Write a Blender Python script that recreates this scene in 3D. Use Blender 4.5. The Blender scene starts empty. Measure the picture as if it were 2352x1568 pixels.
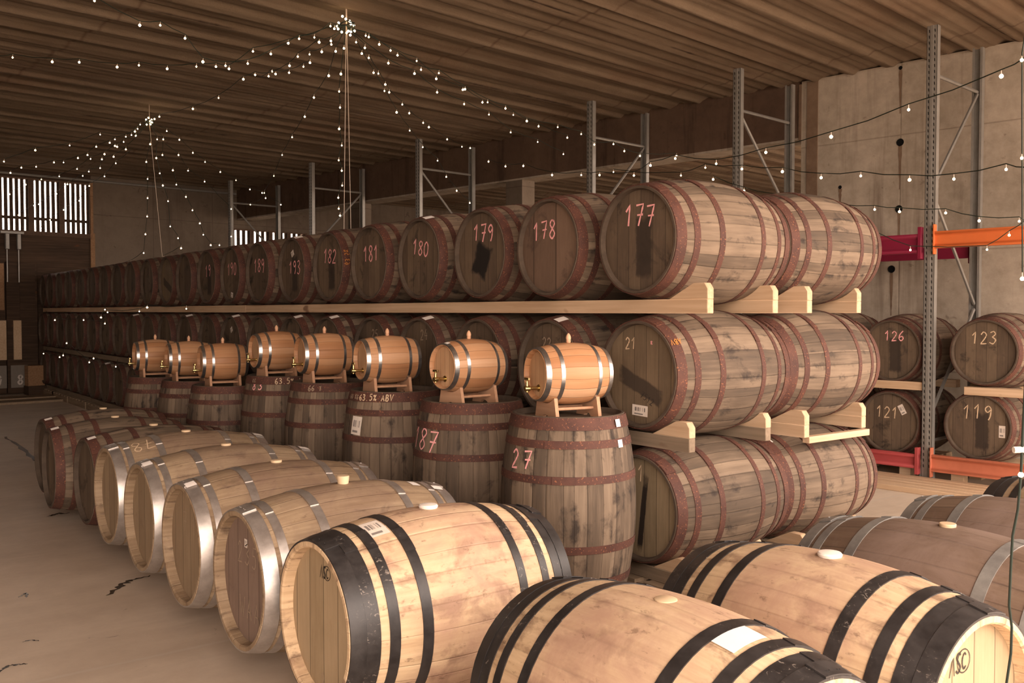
import bpy, math, random
from mathutils import Vector, Matrix, Euler
R = math.radians
PI = math.pi
S = bpy.context.scene
C = S.collection
rnd = random.Random(7)

# ------------------------------------------------------------------ camera
CAM_H, YAW, PITCH, FPX = 1.48, -37.1, -1.84, 2150.0
cd = bpy.data.cameras.new('camera'); cam = bpy.data.objects.new('camera', cd); C.objects.link(cam)
cam.location = (0, 0, CAM_H); cam.rotation_euler = (R(90 + PITCH), 0, R(YAW))
cd.sensor_width = 36; cd.lens = FPX / 2352 * 36; cd.clip_start = .05; cd.clip_end = 300
S.camera = cam
CR = Euler((R(90 + PITCH), 0, R(YAW))).to_matrix()
FW = CR @ Vector((0, 0, -1))
# world axes: +X runs along the barrels' own axes (away to the right), +Y runs along the rack row (away to the left)
def ray(px, py): return CR @ Vector(((px - 1176) / FPX, (784 - py) / FPX, -1))
def at(px, py, depth): return Vector((0, 0, CAM_H)) + ray(px, py) * depth      # a point at a distance in front of the lens

# ------------------------------------------------------------------ sky, light, exposure
w = bpy.data.worlds.new('world'); S.world = w; w.use_nodes = True
bg = w.node_tree.nodes['Background']; bg.inputs[0].default_value = (1.0, .815, .70, 1); bg.inputs[1].default_value = 6.0
S.view_settings.view_transform = 'Standard'; S.view_settings.look = 'None'
S.view_settings.exposure = 0.52; S.view_settings.gamma = 1; S.view_settings.use_curve_mapping = False
def portal(name, loc, rot, sx, sy):      # marks the daylight openings of the hall for the renderer
    l = bpy.data.lights.new(name, 'AREA'); l.shape = 'RECTANGLE'; l.size = sx; l.size_y = sy; l.energy = 1
    l.cycles.is_portal = True
    o = bpy.data.objects.new(name, l); C.objects.link(o); o.location = loc; o.rotation_euler = rot
portal('gate_daylight', (1.5, -.2, 2.0), (R(90), 0, R(7.3)), 26, 4.1)

# ------------------------------------------------------------------ node helper
class NT:
    def __init__(s, name):
        s.m = bpy.data.materials.new(name); s.m.use_nodes = True; s.t = s.m.node_tree; s.n = s.t.nodes
        s.b = s.n['Principled BSDF']
    def link(s, a, b): s.t.links.new(a, b)
    def inp(s, sock, v):
        if isinstance(v, bpy.types.NodeSocket): s.link(v, sock)
        elif v is not None:
            if isinstance(v, (tuple, list)) and sock.type == 'RGBA' and len(v) == 3: v = (*v, 1)
            sock.default_value = v
    def math(s, op, a, b=None, c=None):
        n = s.n.new('ShaderNodeMath'); n.operation = op
        s.inp(n.inputs[0], a); s.inp(n.inputs[1], b); s.inp(n.inputs[2], c); return n.outputs[0]
    def obj(s):
        n = s.n.new('ShaderNodeTexCoord'); x = s.n.new('ShaderNodeSeparateXYZ'); s.link(n.outputs['Object'], x.inputs[0])
        return n.outputs['Object'], x.outputs[0], x.outputs[1], x.outputs[2]
    def uv(s):
        n = s.n.new('ShaderNodeTexCoord'); x = s.n.new('ShaderNodeSeparateXYZ'); s.link(n.outputs['UV'], x.inputs[0])
        return x.outputs[0], x.outputs[1]
    def rand(s): return s.n.new('ShaderNodeObjectInfo').outputs['Random']
    def vec(s, x, y, z):
        n = s.n.new('ShaderNodeCombineXYZ'); s.inp(n.inputs[0], x); s.inp(n.inputs[1], y); s.inp(n.inputs[2], z); return n.outputs[0]
    def noise(s, v, scale=5, detail=3, rough=.55, dist=0):
        n = s.n.new('ShaderNodeTexNoise'); s.inp(n.inputs['Vector'], v); s.inp(n.inputs['Scale'], scale)
        n.inputs['Detail'].default_value = detail; n.inputs['Roughness'].default_value = rough
        n.inputs['Distortion'].default_value = dist; return n.outputs[0]
    def white(s, v):
        n = s.n.new('ShaderNodeTexWhiteNoise'); n.noise_dimensions = '1D'; s.inp(n.inputs['W'], v); return n.outputs[0]
    def ramp(s, f, stops):
        n = s.n.new('ShaderNodeValToRGB'); s.inp(n.inputs[0], f); e = n.color_ramp.elements
        while len(e) < len(stops): e.new(.5)
        for i, (p, c) in enumerate(stops):
            e[i].position = p; e[i].color = (*c, 1) if isinstance(c, (tuple, list)) else (c, c, c, 1)
        return n.outputs[0]
    def mix(s, f, a, b, mode='MIX'):
        n = s.n.new('ShaderNodeMix'); n.data_type = 'RGBA'; n.blend_type = mode
        s.inp(n.inputs[0], f); s.inp(n.inputs[6], a); s.inp(n.inputs[7], b); return n.outputs[2]
    def bump(s, h, strength=.3, dist=.01):
        n = s.n.new('ShaderNodeBump'); n.inputs['Strength'].default_value = strength; n.inputs['Distance'].default_value = dist
        s.link(h, n.inputs['Height']); s.link(n.outputs[0], s.b.inputs['Normal'])
    def out(s, col, rough=.8, metal=0.0, spec=.3):
        s.inp(s.b.inputs['Base Color'], col); s.inp(s.b.inputs['Roughness'], rough)
        s.inp(s.b.inputs['Metallic'], metal); s.b.inputs['Specular IOR Level'].default_value = spec
        return s.m
M = {}

def mk_staves(name, stops, n=26, grain=.5, seam=.55, stain=(.03, .022, .018), stain_at=.62, seep=.5, patch=None, rough=.75, vary=1.0):
    t = NT(name); o, x, y, z = t.obj(); r = t.rand(); r50 = t.math('MULTIPLY', r, 57.0)
    ang = t.math('DIVIDE', t.math('ARCTAN2', z, y), 2 * PI)
    na = t.math('MULTIPLY', ang, float(n))
    wob = t.noise(t.vec(na, r50, 0), .55, 1)
    nn = t.math('ADD', na, t.math('MULTIPLY', wob, 1.6))
    idx = t.math('FLOOR', nn); fr = t.math('FRACT', nn)
    wn = t.white(t.math('ADD', idx, r50))
    gr = t.noise(t.vec(t.math('MULTIPLY', x, 3.2), t.math('MULTIPLY', ang, 95.0), r50), 1.0, 5, .65)
    gr2 = t.noise(t.vec(t.math('MULTIPLY', x, 1.3), t.math('MULTIPLY', ang, 18.0), r50), 1.0, 4, .6)
    sg = t.noise(t.vec(t.math('MULTIPLY', x, 3.6), t.math('MULTIPLY', idx, 7.31), r50), 1.0, 2, .5)
    wn = t.math('ADD', t.math('MULTIPLY', wn, .85), t.math('MULTIPLY', t.math('SUBTRACT', sg, .42), 1.0))
    f = t.math('ADD', t.math('MULTIPLY', wn, vary * .55), t.math('ADD', t.math('MULTIPLY', gr, grain), t.math('MULTIPLY', gr2, .45)))
    f = t.math('SUBTRACT', f, (.225 * vary + .5 * grain + .225) - .45)
    col = t.ramp(f, stops)
    # joints between the staves
    e = t.math('MINIMUM', fr, t.math('SUBTRACT', 1.0, fr))
    sm = t.ramp(e, [(0.0, 1.0), (.05, 0.0)])
    sm2 = t.math('MULTIPLY', sm, seam)
    col = t.mix(sm2, col, (.02, .014, .01))
    # liquor that seeped out and blackened the wood
    ns = t.noise(t.vec(t.math('MULTIPLY', x, 6.0), t.math('MULTIPLY', ang, 16.0), t.math('ADD', r50, 9.0)), 1.0, 5, .65, .4)
    near = t.ramp(e, [(0.0, 1.0), (.5, .45)])
    ms = t.ramp(t.math('MULTIPLY', ns, t.math('ADD', t.math('MULTIPLY', near, .35), .8)), [(stain_at, 0.0), (stain_at + .16, 1.0)])
    col = t.mix(t.math('MULTIPLY', ms, seep), col, stain)
    if patch:                       # blotchy grime tint on the bilge; on brown oak a paler mid band
        pn = t.noise(o, 5.0, 6, .7, .6)
        bl = t.ramp(t.math('ABSOLUTE', x), [(.12, 1.0), (.36, 0.0)])
        pf = t.ramp(t.math('ADD', t.math('MULTIPLY', pn, .8), t.math('MULTIPLY', bl, .22)), [(.42, 0.0), (.72, 1.0)])
        col = t.mix(t.math('MULTIPLY', pf, patch[3]), col, patch[:3])
        sp = t.noise(t.vec(t.math('MULTIPLY', x, 18.0), t.math('MULTIPLY', ang, 60.0), r50), 1.0, 4, .7)
        col = t.mix(t.ramp(sp, [(.60, 0.0), (.70, .55)]), col, (.12, .07, .045))
    t.bump(t.math('SUBTRACT', t.math('MULTIPLY', gr, .35), sm), .45, .004)
    M[name] = t.out(col, rough, 0, .25)

mk_staves('aged_oak', [(.0, (.060, .045, .034)), (.35, (.108, .078, .054)), (.6, (.178, .129, .089)), (1.0, (.285, .212, .148))], 30, .75, .5, seep=.9, stain_at=.585)
mk_staves('pale_oak', [(.0, (.27, .17, .10)), (.33, (.50, .35, .21)), (.62, (.66, .49, .31)), (1.0, (.78, .61, .42))], 24, .75, .12, stain=(.15, .085, .055), stain_at=.54, seep=.75, patch=(.42, .26, .185, .8), rough=.6, vary=.35)
mk_staves('tan_oak', [(.0, (.13, .085, .052)), (.35, (.24, .165, .10)), (.65, (.36, .265, .17)), (1.0, (.46, .35, .235))], 24, .75, .15, stain=(.06, .035, .028), stain_at=.60, seep=.6, patch=(.17, .105, .08, .6), rough=.62, vary=.35)
mk_staves('brown_oak', [(.0, (.065, .04, .028)), (.4, (.125, .082, .056)), (.7, (.175, .12, .082)), (1.0, (.25, .18, .125))], 24, .6, .4, stain_at=.62, seep=.5, patch=(.23, .165, .135, .75), rough=.65, vary=.35)
mk_staves('keg_oak', [(.0, (.27, .12, .055)), (.4, (.42, .21, .10)), (.7, (.50, .28, .15)), (1.0, (.60, .38, .235))], 17, .4, .3, seep=0, rough=.42, vary=1.0)

def mk_head(name, stops, board=.085, patch=None, stain=(.02, .016, .013), stain_at=.56, amount=.8, rough=.8, ax=0.0):
    t = NT(name); o, x, y, z = t.obj(); r = t.rand(); r50 = t.math('MULTIPLY', r, 43.0)
    yy = t.math('ADD', t.math('MULTIPLY', y, math.cos(ax)), t.math('MULTIPLY', z, math.sin(ax)))
    zz = t.math('SUBTRACT', t.math('MULTIPLY', z, math.cos(ax)), t.math('MULTIPLY', y, math.sin(ax)))
    nn = t.math('ADD', t.math('DIVIDE', yy, board), t.math('MULTIPLY', r, 7.0))
    wn = t.white(t.math('ADD', t.math('FLOOR', nn), r50)); fr = t.math('FRACT', nn)
    e = t.math('MINIMUM', fr, t.math('SUBTRACT', 1.0, fr))
    gr = t.noise(t.vec(t.math('MULTIPLY', yy, 75.0), t.math('MULTIPLY', zz, 4.5), r50), 1.0, 5, .65, .3)
    g2 = t.noise(t.vec(t.math('MULTIPLY', yy, 9.0), t.math('MULTIPLY', zz, 5.0), r50), 1.0, 5, .65, .3)
    f = t.math('ADD', t.math('MULTIPLY', wn, .3), t.math('ADD', t.math('MULTIPLY', gr, .45), t.math('MULTIPLY', g2, .45)))
    col = t.ramp(t.math('SUBTRACT', f, .15), stops)
    col = t.mix(t.ramp(e, [(0.0, .8), (.035, 0.0)]), col, (.02, .014, .01))
    ms = t.ramp(t.noise(t.vec(y, z, r50), 5.5, 5, .65, .5), [(stain_at, 0.0), (stain_at + .12, 1.0)])
    col = t.mix(t.math('MULTIPLY', ms, amount), col, stain)
    if patch:                       # (cy, cz, half width, half height, angle, strength)
        cy, cz, hw, hh, an, st = patch
        dy = t.math('SUBTRACT', y, cy); dz = t.math('SUBTRACT', z, cz)
        a = t.math('ADD', t.math('MULTIPLY', dy, math.cos(an)), t.math('MULTIPLY', dz, math.sin(an)))
        b = t.math('SUBTRACT', t.math('MULTIPLY', dz, math.cos(an)), t.math('MULTIPLY', dy, math.sin(an)))
        wv = t.math('MULTIPLY', t.math('SUBTRACT', t.noise(o, 14.0, 4), .5), .7)
        d = t.math('ADD', t.math('MAXIMUM', t.math('ABSOLUTE', t.math('DIVIDE', a, hw)), t.math('ABSOLUTE', t.math('DIVIDE', b, hh))), wv)
        col = t.mix(t.math('MULTIPLY', t.ramp(d, [(.78, 1.0), (1.0, 0.0)]), st), col, stain)
    t.bump(t.math('MULTIPLY', gr, .5), .3, .003)
    M[name] = t.out(col, rough, 0, .2)

dk = [(.0, (.05, .036, .026)), (.4, (.105, .074, .05)), (.7, (.165, .118, .077)), (1.0, (.24, .175, .115))]
mk_head('aged_head', dk)
mk_head('aged_head_smudge', dk, patch=(-.03, -.03, .06, .17, 0, .85), stain=(.035, .026, .02))
mk_head('aged_head_blot', dk, patch=(.0, -.04, .085, .11, .4, .95), stain=(.014, .012, .011), stain_at=.7)
mk_head('aged_head_ruddy', [(.0, (.09, .058, .042)), (.4, (.15, .098, .068)), (.7, (.20, .13, .09)), (1.0, (.28, .19, .13))], board=.2, stain=(.07, .045, .035), stain_at=.58)
mk_head('aged_head_band', [(.0, (.085, .062, .04)), (.4, (.16, .115, .072)), (.7, (.22, .16, .10)), (1.0, (.3, .22, .14))], patch=(.0, -.06, .17, .045, .38, .85), stain=(.045, .034, .026), stain_at=.68)
mk_head('aged_head_split', [(.0, (.11, .08, .05)), (.4, (.2, .15, .09)), (.7, (.28, .21, .13)), (1.0, (.36, .27, .17))], patch=(-.015, -.03, .02, .21, .12, .95), stain=(.02, .014, .012), stain_at=.72)
mk_head('pale_head', [(.0, (.20, .14, .08)), (.4, (.32, .235, .14)), (.7, (.39, .29, .18)), (1.0, (.46, .36, .23))], board=.11, stain=(.3, .2, .12), stain_at=.66, amount=.5, rough=.7)
mk_head('tan_head', [(.0, (.17, .115, .07)), (.4, (.26, .185, .115)), (.7, (.33, .24, .15)), (1.0, (.4, .3, .2))], board=.11, stain=(.15, .095, .065), stain_at=.6, amount=.5, rough=.7)
mk_head('mauve_head', [(.0, (.12, .08, .062)), (.4, (.19, .13, .1)), (.7, (.24, .17, .13)), (1.0, (.3, .22, .17))], board=.11, stain=(.1, .06, .05), stain_at=.6, amount=.5, rough=.7)
mk_head('keg_head', [(.0, (.38, .2, .10)), (.4, (.48, .28, .15)), (.7, (.56, .36, .21)), (1.0, (.66, .46, .3))], board=.042, amount=0, rough=.45)

def mk_rust(name, base, speck, dark):
    t = NT(name); o, x, y, z = t.obj(); r50 = t.math('MULTIPLY', t.rand(), 31.0)
    ang = t.math('ARCTAN2', z, y)
    v = t.vec(t.math('MULTIPLY', x, 3.0), ang, r50)
    a = t.noise(v, 2.5, 4, .6); b = t.noise(t.vec(x, t.math('MULTIPLY', ang, .3), r50), 110, 2, .6)
    col = t.mix(t.ramp(a, [(.35, 0.0), (.68, 1.0)]), dark, base)
    col = t.mix(t.ramp(b, [(.62, 0.0), (.69, .8)]), col, speck)
    t.bump(b, .25, .003)
    M[name] = t.out(col, .72, .0, .3)
mk_rust('rust_hoop', (.108, .045, .031), (.32, .125, .06), (.066, .029, .022))
def mk_metal(name, a, b, rough, metal, scr=None):
    t = NT(name); o, x, y, z = t.obj(); r50 = t.math('MULTIPLY', t.rand(), 31.0)
    ang = t.math('ARCTAN2', z, y)
    n = t.noise(t.vec(t.math('MULTIPLY', x, 8.0), t.math('MULTIPLY', ang, 2.5), r50), 2.0, 5, .65)
    col = t.mix(t.ramp(n, [(.35, 0.0), (.65, 1.0)]), a, b)
    if scr:
        s = t.noise(t.vec(t.math('MULTIPLY', x, 2.0), t.math('MULTIPLY', ang, .8), r50), 22.0, 5, .75, 1.0)
        s2_ = t.noise(t.vec(t.math('MULTIPLY', x, 3.0), ang, t.math('ADD', r50, 5.0)), 1.6, 2, .5)
        col = t.mix(t.math('MULTIPLY', t.ramp(s, [(.59, 0.0), (.66, .75)]), t.ramp(s2_, [(.50, 0.0), (.62, 1.0)])), col, scr)
    t.bump(n, .12, .004)
    M[name] = t.out(col, t.math('ADD', t.math('MULTIPLY', n, .22), rough - .1), metal, .5)
mk_metal('black_hoop', (.016, .014, .014), (.035, .031, .03), .42, .0, (.32, .27, .23))
mk_metal('zinc_hoop', (.50, .46, .43), (.66, .62, .58), .38, .85)
mk_metal('keg_hoop', (.42, .42, .42), (.56, .55, .53), .3, .95)
mk_metal('grey_hoop', (.17, .16, .15), (.25, .24, .22), .5, .3)

def plain(name, col, rough=.7, metal=0.0, spec=.3, var=.0, scale=20, bumpy=0):
    t = NT(name)
    if var:
        o = t.obj()[0]; n = t.noise(o, scale, 4, .6)
        c = t.mix(n, tuple(q * (1 - var) for q in col), tuple(q * (1 + var) for q in col))
        if bumpy: t.bump(n, bumpy, .005)
    else: c = col
    M[name] = t.out(c, rough, metal, spec)
plain('pink_chalk', (.86, .40, .39), .95, var=.25, scale=90)
plain('cream_chalk', (.62, .46, .30), .95, var=.25, scale=90)
plain('dim_chalk', (.33, .245, .17), .95, var=.3, scale=90)
plain('orange_chalk', (.5, .2, .05), .95, var=.25, scale=90)
plain('ink', (.035, .028, .022), .8)
plain('white_bung', (.80, .72, .64), .5)
plain('wood_bung', (.62, .46, .29), .6, var=.1)
plain('finial_wood', (.62, .36, .22), .5, var=.1)
plain('brass', (.62, .48, .22), .28, 1.0)
plain('galvanised_steel', (.27, .255, .23), .42, .35, .5, var=.25, scale=14)
plain('slot_dark', (.012, .011, .01), .8)
plain('orange_paint', (.66, .16, .045), .42, 0, .4, var=.14, scale=6)
plain('faded_orange_paint', (.50, .155, .085), .55, 0, .3, var=.25, scale=6)
plain('crimson_paint', (.20, .012, .038), .42, 0, .4, var=.15, scale=6)
plain('red_paint', (.36, .06, .06), .5, 0, .3, var=.2, scale=6)
plain('cable', (.012, .02, .013), .6)
plain('cord_white', (.55, .45, .36), .8)
plain('lead_plastic', (.6, .5, .42), .4)
plain('dark_void', (.004, .004, .004), 1.0)
plain('iron_dark', (.05, .045, .042), .6, .4)
plain('sign_paint', (.20, .17, .14), .7, var=.15)
plain('white_paint', (.55, .48, .42), .8, var=.2)
t = NT('bulb_glow'); t.out((1, .8, .6), .4); t.b.inputs['Emission Color'].default_value = (1, .72, .42, 1); t.b.inputs['Emission Strength'].default_value = 9; M['bulb_glow'] = t.m

plain('chime_dark', (.085, .062, .045), .85, 0, .2, var=.5, scale=16)
# printed sticker: paper with bars and small lines
t = NT('sticker_paper'); u, v = t.uv(); r = t.rand()
bars = t.math('GREATER_THAN', t.white(t.math('FLOOR', t.math('MULTIPLY', u, 38.0))), .45)
zone = t.math('MULTIPLY', t.math('GREATER_THAN', v, .42), t.math('LESS_THAN', v, .78))
zone = t.math('MULTIPLY', zone, t.math('MULTIPLY', t.math('GREATER_THAN', u, .16), t.math('LESS_THAN', u, .84)))
ln = t.math('MULTIPLY', t.math('GREATER_THAN', t.white(t.math('FLOOR', t.math('MULTIPLY', v, 17.0))), .6), t.math('MULTIPLY', t.math('LESS_THAN', v, .34), t.math('GREATER_THAN', v, .08)))
ln = t.math('MULTIPLY', ln, t.math('MULTIPLY', t.math('GREATER_THAN', u, .14), t.math('LESS_THAN', u, .7)))
ink = t.math('MAXIMUM', t.math('MULTIPLY', bars, zone), ln)
c = t.mix(t.noise(t.obj()[0], 60), (.62, .53, .44), (.74, .66, .58))
M['sticker_paper'] = t.out(t.mix(t.math('MULTIPLY', ink, .75), c, (.06, .05, .05)), .7)
plain('blank_paper', (.82, .76, .70), .6, var=.05)

def mk_timber(name, a, b, knots=.7, ax=1, dark=(.12, .045, .02)):
    t = NT(name); o, x, y, z = t.obj(); r50 = t.math('MULTIPLY', t.rand(), 37.0)
    l, p, q = ((x, y, z), (y, x, z))[ax]
    g = t.noise(t.vec(t.math('MULTIPLY', l, 1.5), t.math('ADD', t.math('MULTIPLY', p, 38.0), r50), t.math('MULTIPLY', q, 38.0)), 1.0, 4, .6, .3)
    h = t.noise(t.vec(t.math('MULTIPLY', l, .8), r50, t.math('MULTIPLY', q, 4.0)), 1.6, 3, .6)
    col = t.mix(t.ramp(t.math('ADD', t.math('MULTIPLY', g, .6), t.math('MULTIPLY', h, .4)), [(.35, 0.0), (.65, 1.0)]), a, b)
    k = t.noise(t.vec(t.math('MULTIPLY', l, 3.2), r50, t.math('MULTIPLY', q, 7.0)), 1.0, 2, .5)
    col = t.mix(t.math('MULTIPLY', t.ramp(k, [(.70, 0.0), (.76, 1.0)]), knots), col, dark)
    t.bump(g, .2, .002)
    M[name] = t.out(col, .75, 0, .2)
mk_timber('pine', (.47, .315, .19), (.63, .455, .30))
mk_timber('pine_cross', (.50, .345, .215), (.68, .50, .335), ax=0)
mk_timber('weathered_pine', (.17, .125, .085), (.28, .21, .145))
mk_timber('pallet_wood', (.20, .14, .09), (.34, .25, .165))
mk_timber('dark_planks', (.035, .022, .014), (.085, .05, .03), ax=0)
mk_timber('panel_wood', (.22, .12, .06), (.34, .2, .11))
mk_timber('window_wood', (.075, .045, .03), (.13, .08, .052))
mk_timber('stand_wood', (.40, .22, .13), (.52, .31, .19), knots=0)

def mk_concrete(name, a, b, dark, stain_amt=.6, rough=.9, sc=1.0, streak=True, panel=True):
    t = NT(name); o, x, y, z = t.obj()
    n1 = t.noise(o, .55 * sc, 5, .6); n2 = t.noise(o, 6 * sc, 5, .7); n3 = t.noise(o, 45, 3, .6)
    f = t.math('ADD', t.math('MULTIPLY', n1, .6), t.math('MULTIPLY', n2, .4))
    col = t.mix(t.ramp(f, [(.36, 0.0), (.62, 1.0)]), a, b)
    col = t.mix(t.math('MULTIPLY', t.ramp(t.noise(o, 9, 3, .5, .8), [(.66, 0.0), (.74, 1.0)]), .5), col, dark)
    if streak:
        s = t.noise(t.vec(t.math('MULTIPLY', x, 3.5), t.math('MULTIPLY', y, 3.5), t.math('MULTIPLY', z, .25)), 1.0, 4, .7)
        col = t.mix(t.math('MULTIPLY', t.ramp(s, [(.54, 0.0), (.72, 1.0)]), stain_amt), col, dark)
    if panel:
        def seam(c, per, off):
            q = t.math('FRACT', t.math('DIVIDE', t.math('ADD', c, off), per))
            e = t.math('MINIMUM', q, t.math('SUBTRACT', 1.0, q))
            return t.ramp(e, [(0.0, 1.0), (.010 / per, 0.0)])
        sm = t.math('MAXIMUM', seam(x, 1.25, .55), seam(z, 1.22, .35))
        col = t.mix(t.math('MULTIPLY', sm, .45), col, dark)
        t.bump(t.math('SUBTRACT', t.math('ADD', n2, t.math('MULTIPLY', n3, .3)), sm), .35, .01)
    else: t.bump(t.math('ADD', n2, t.math('MULTIPLY', n3, .3)), .35, .01)
    M[name] = t.out(col, rough, 0, .2)
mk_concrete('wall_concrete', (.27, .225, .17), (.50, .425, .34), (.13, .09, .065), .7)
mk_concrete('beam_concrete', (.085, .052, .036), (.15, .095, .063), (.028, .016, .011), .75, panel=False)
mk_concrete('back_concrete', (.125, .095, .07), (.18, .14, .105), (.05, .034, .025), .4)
mk_concrete('rust_concrete', (.13, .08, .052), (.24, .165, .11), (.07, .035, .022), .6, panel=False)

# ceiling: ribs run along local X, dirt follows them
t = NT('ceiling_concrete'); o, x, y, z = t.obj()
s1 = t.noise(t.vec(t.math('MULTIPLY', x, .22), t.math('MULTIPLY', y, 5.0), 0.0), 1.0, 5, .65)
s2 = t.noise(t.vec(t.math('MULTIPLY', x, .8), t.math('MULTIPLY', y, 1.5), 3.0), 1.0, 5, .6)
f = t.math('ADD', t.math('MULTIPLY', s1, .6), t.math('MULTIPLY', s2, .4))
col = t.mix(t.ramp(f, [(.36, 0.0), (.62, 1.0)]), (.14, .097, .064), (.26, .197, .138))
col = t.mix(t.math('MULTIPLY', t.ramp(t.noise(o, .45, 4, .6), [(.52, 0.0), (.72, 1.0)]), .55), col, (.16, .085, .05))
q = t.math('FRACT', t.math('DIVIDE', t.math('ADD', x, .6), 2.9)); e = t.math('MINIMUM', q, t.math('SUBTRACT', 1.0, q))
ed = t.math('ADD', e, t.math('MULTIPLY', t.math('SUBTRACT', t.noise(o, 6, 3), .5), .012))
col = t.mix(t.math('MULTIPLY', t.ramp(ed, [(.0, 1.0), (.009, 0.0)]), .6), col, (.10, .06, .04))
q = t.math('FRACT', t.math('DIVIDE', t.math('ADD', y, .4), 2.4)); e = t.math('MINIMUM', q, t.math('SUBTRACT', 1.0, q))
ed = t.math('ADD', e, t.math('MULTIPLY', t.math('SUBTRACT', t.noise(t.vec(t.math('MULTIPLY', x, 2.0), y, z), 3, 3), .5), .012))
gate_ = t.ramp(t.noise(t.vec(x, t.math('FLOOR', t.math('DIVIDE', y, 2.4)), 0.0), .6, 2), [(.48, 0.0), (.54, 1.0)])
col = t.mix(t.math('MULTIPLY', t.math('MULTIPLY', t.ramp(ed, [(.0, 1.0), (.007, 0.0)]), gate_), .9), col, (.035, .02, .014))
t.bump(t.math('ADD', t.noise(o, 14, 5, .7), s1), .5, .02)
M['ceiling_concrete'] = t.out(col, .95, 0, .15)

# floor: worn concrete with damp trails
t = NT('floor_concrete'); o, x, y, z = t.obj()
n1 = t.noise(o, .5, 5, .6, .4); n2 = t.noise(o, 5, 5, .7); n3 = t.noise(o, 60, 3, .6)
sw = t.noise(t.vec(t.math('MULTIPLY', x, .6), t.math('MULTIPLY', y, 3.0), 0.0), 1.0, 4, .6, .6)
f = t.math('ADD', t.math('MULTIPLY', n1, .45), t.math('ADD', t.math('MULTIPLY', n2, .25), t.math('MULTIPLY', sw, .3)))
col = t.mix(t.ramp(f, [(.38, 0.0), (.62, 1.0)]), (.47, .375, .285), (.66, .55, .435))
col = t.mix(t.math('MULTIPLY', t.ramp(t.noise(o, 7, 4, .6, 1.2), [(.69, 0.0), (.74, 1.0)]), .45), col, (.08, .055, .04))
def seamf(c, per, off, wd):
    q = t.math('FRACT', t.math('DIVIDE', t.math('ADD', c, off), per)); e = t.math('MINIMUM', q, t.math('SUBTRACT', 1.0, q))
    return t.ramp(e, [(0.0, 1.0), (wd / per, 0.0)])
col = t.mix(t.math('MULTIPLY', seamf(y, 5.0, .9, .012), .6), col, (.55, .48, .4))
t.bump(t.math('ADD', n2, t.math('MULTIPLY', n3, .25)), .2, .006)
M['floor_concrete'] = t.out(col, t.math('ADD', t.math('MULTIPLY', n1, .3), .45), 0, .35)
plain('wet_stain', (.02, .013, .009), .25, 0, .6)
plain('bounce_gravel', (.5, .44, .37), .9, var=.2, scale=3)
plain('floor_boards', (.45, .33, .21), .8, var=.15, scale=8)

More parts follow.
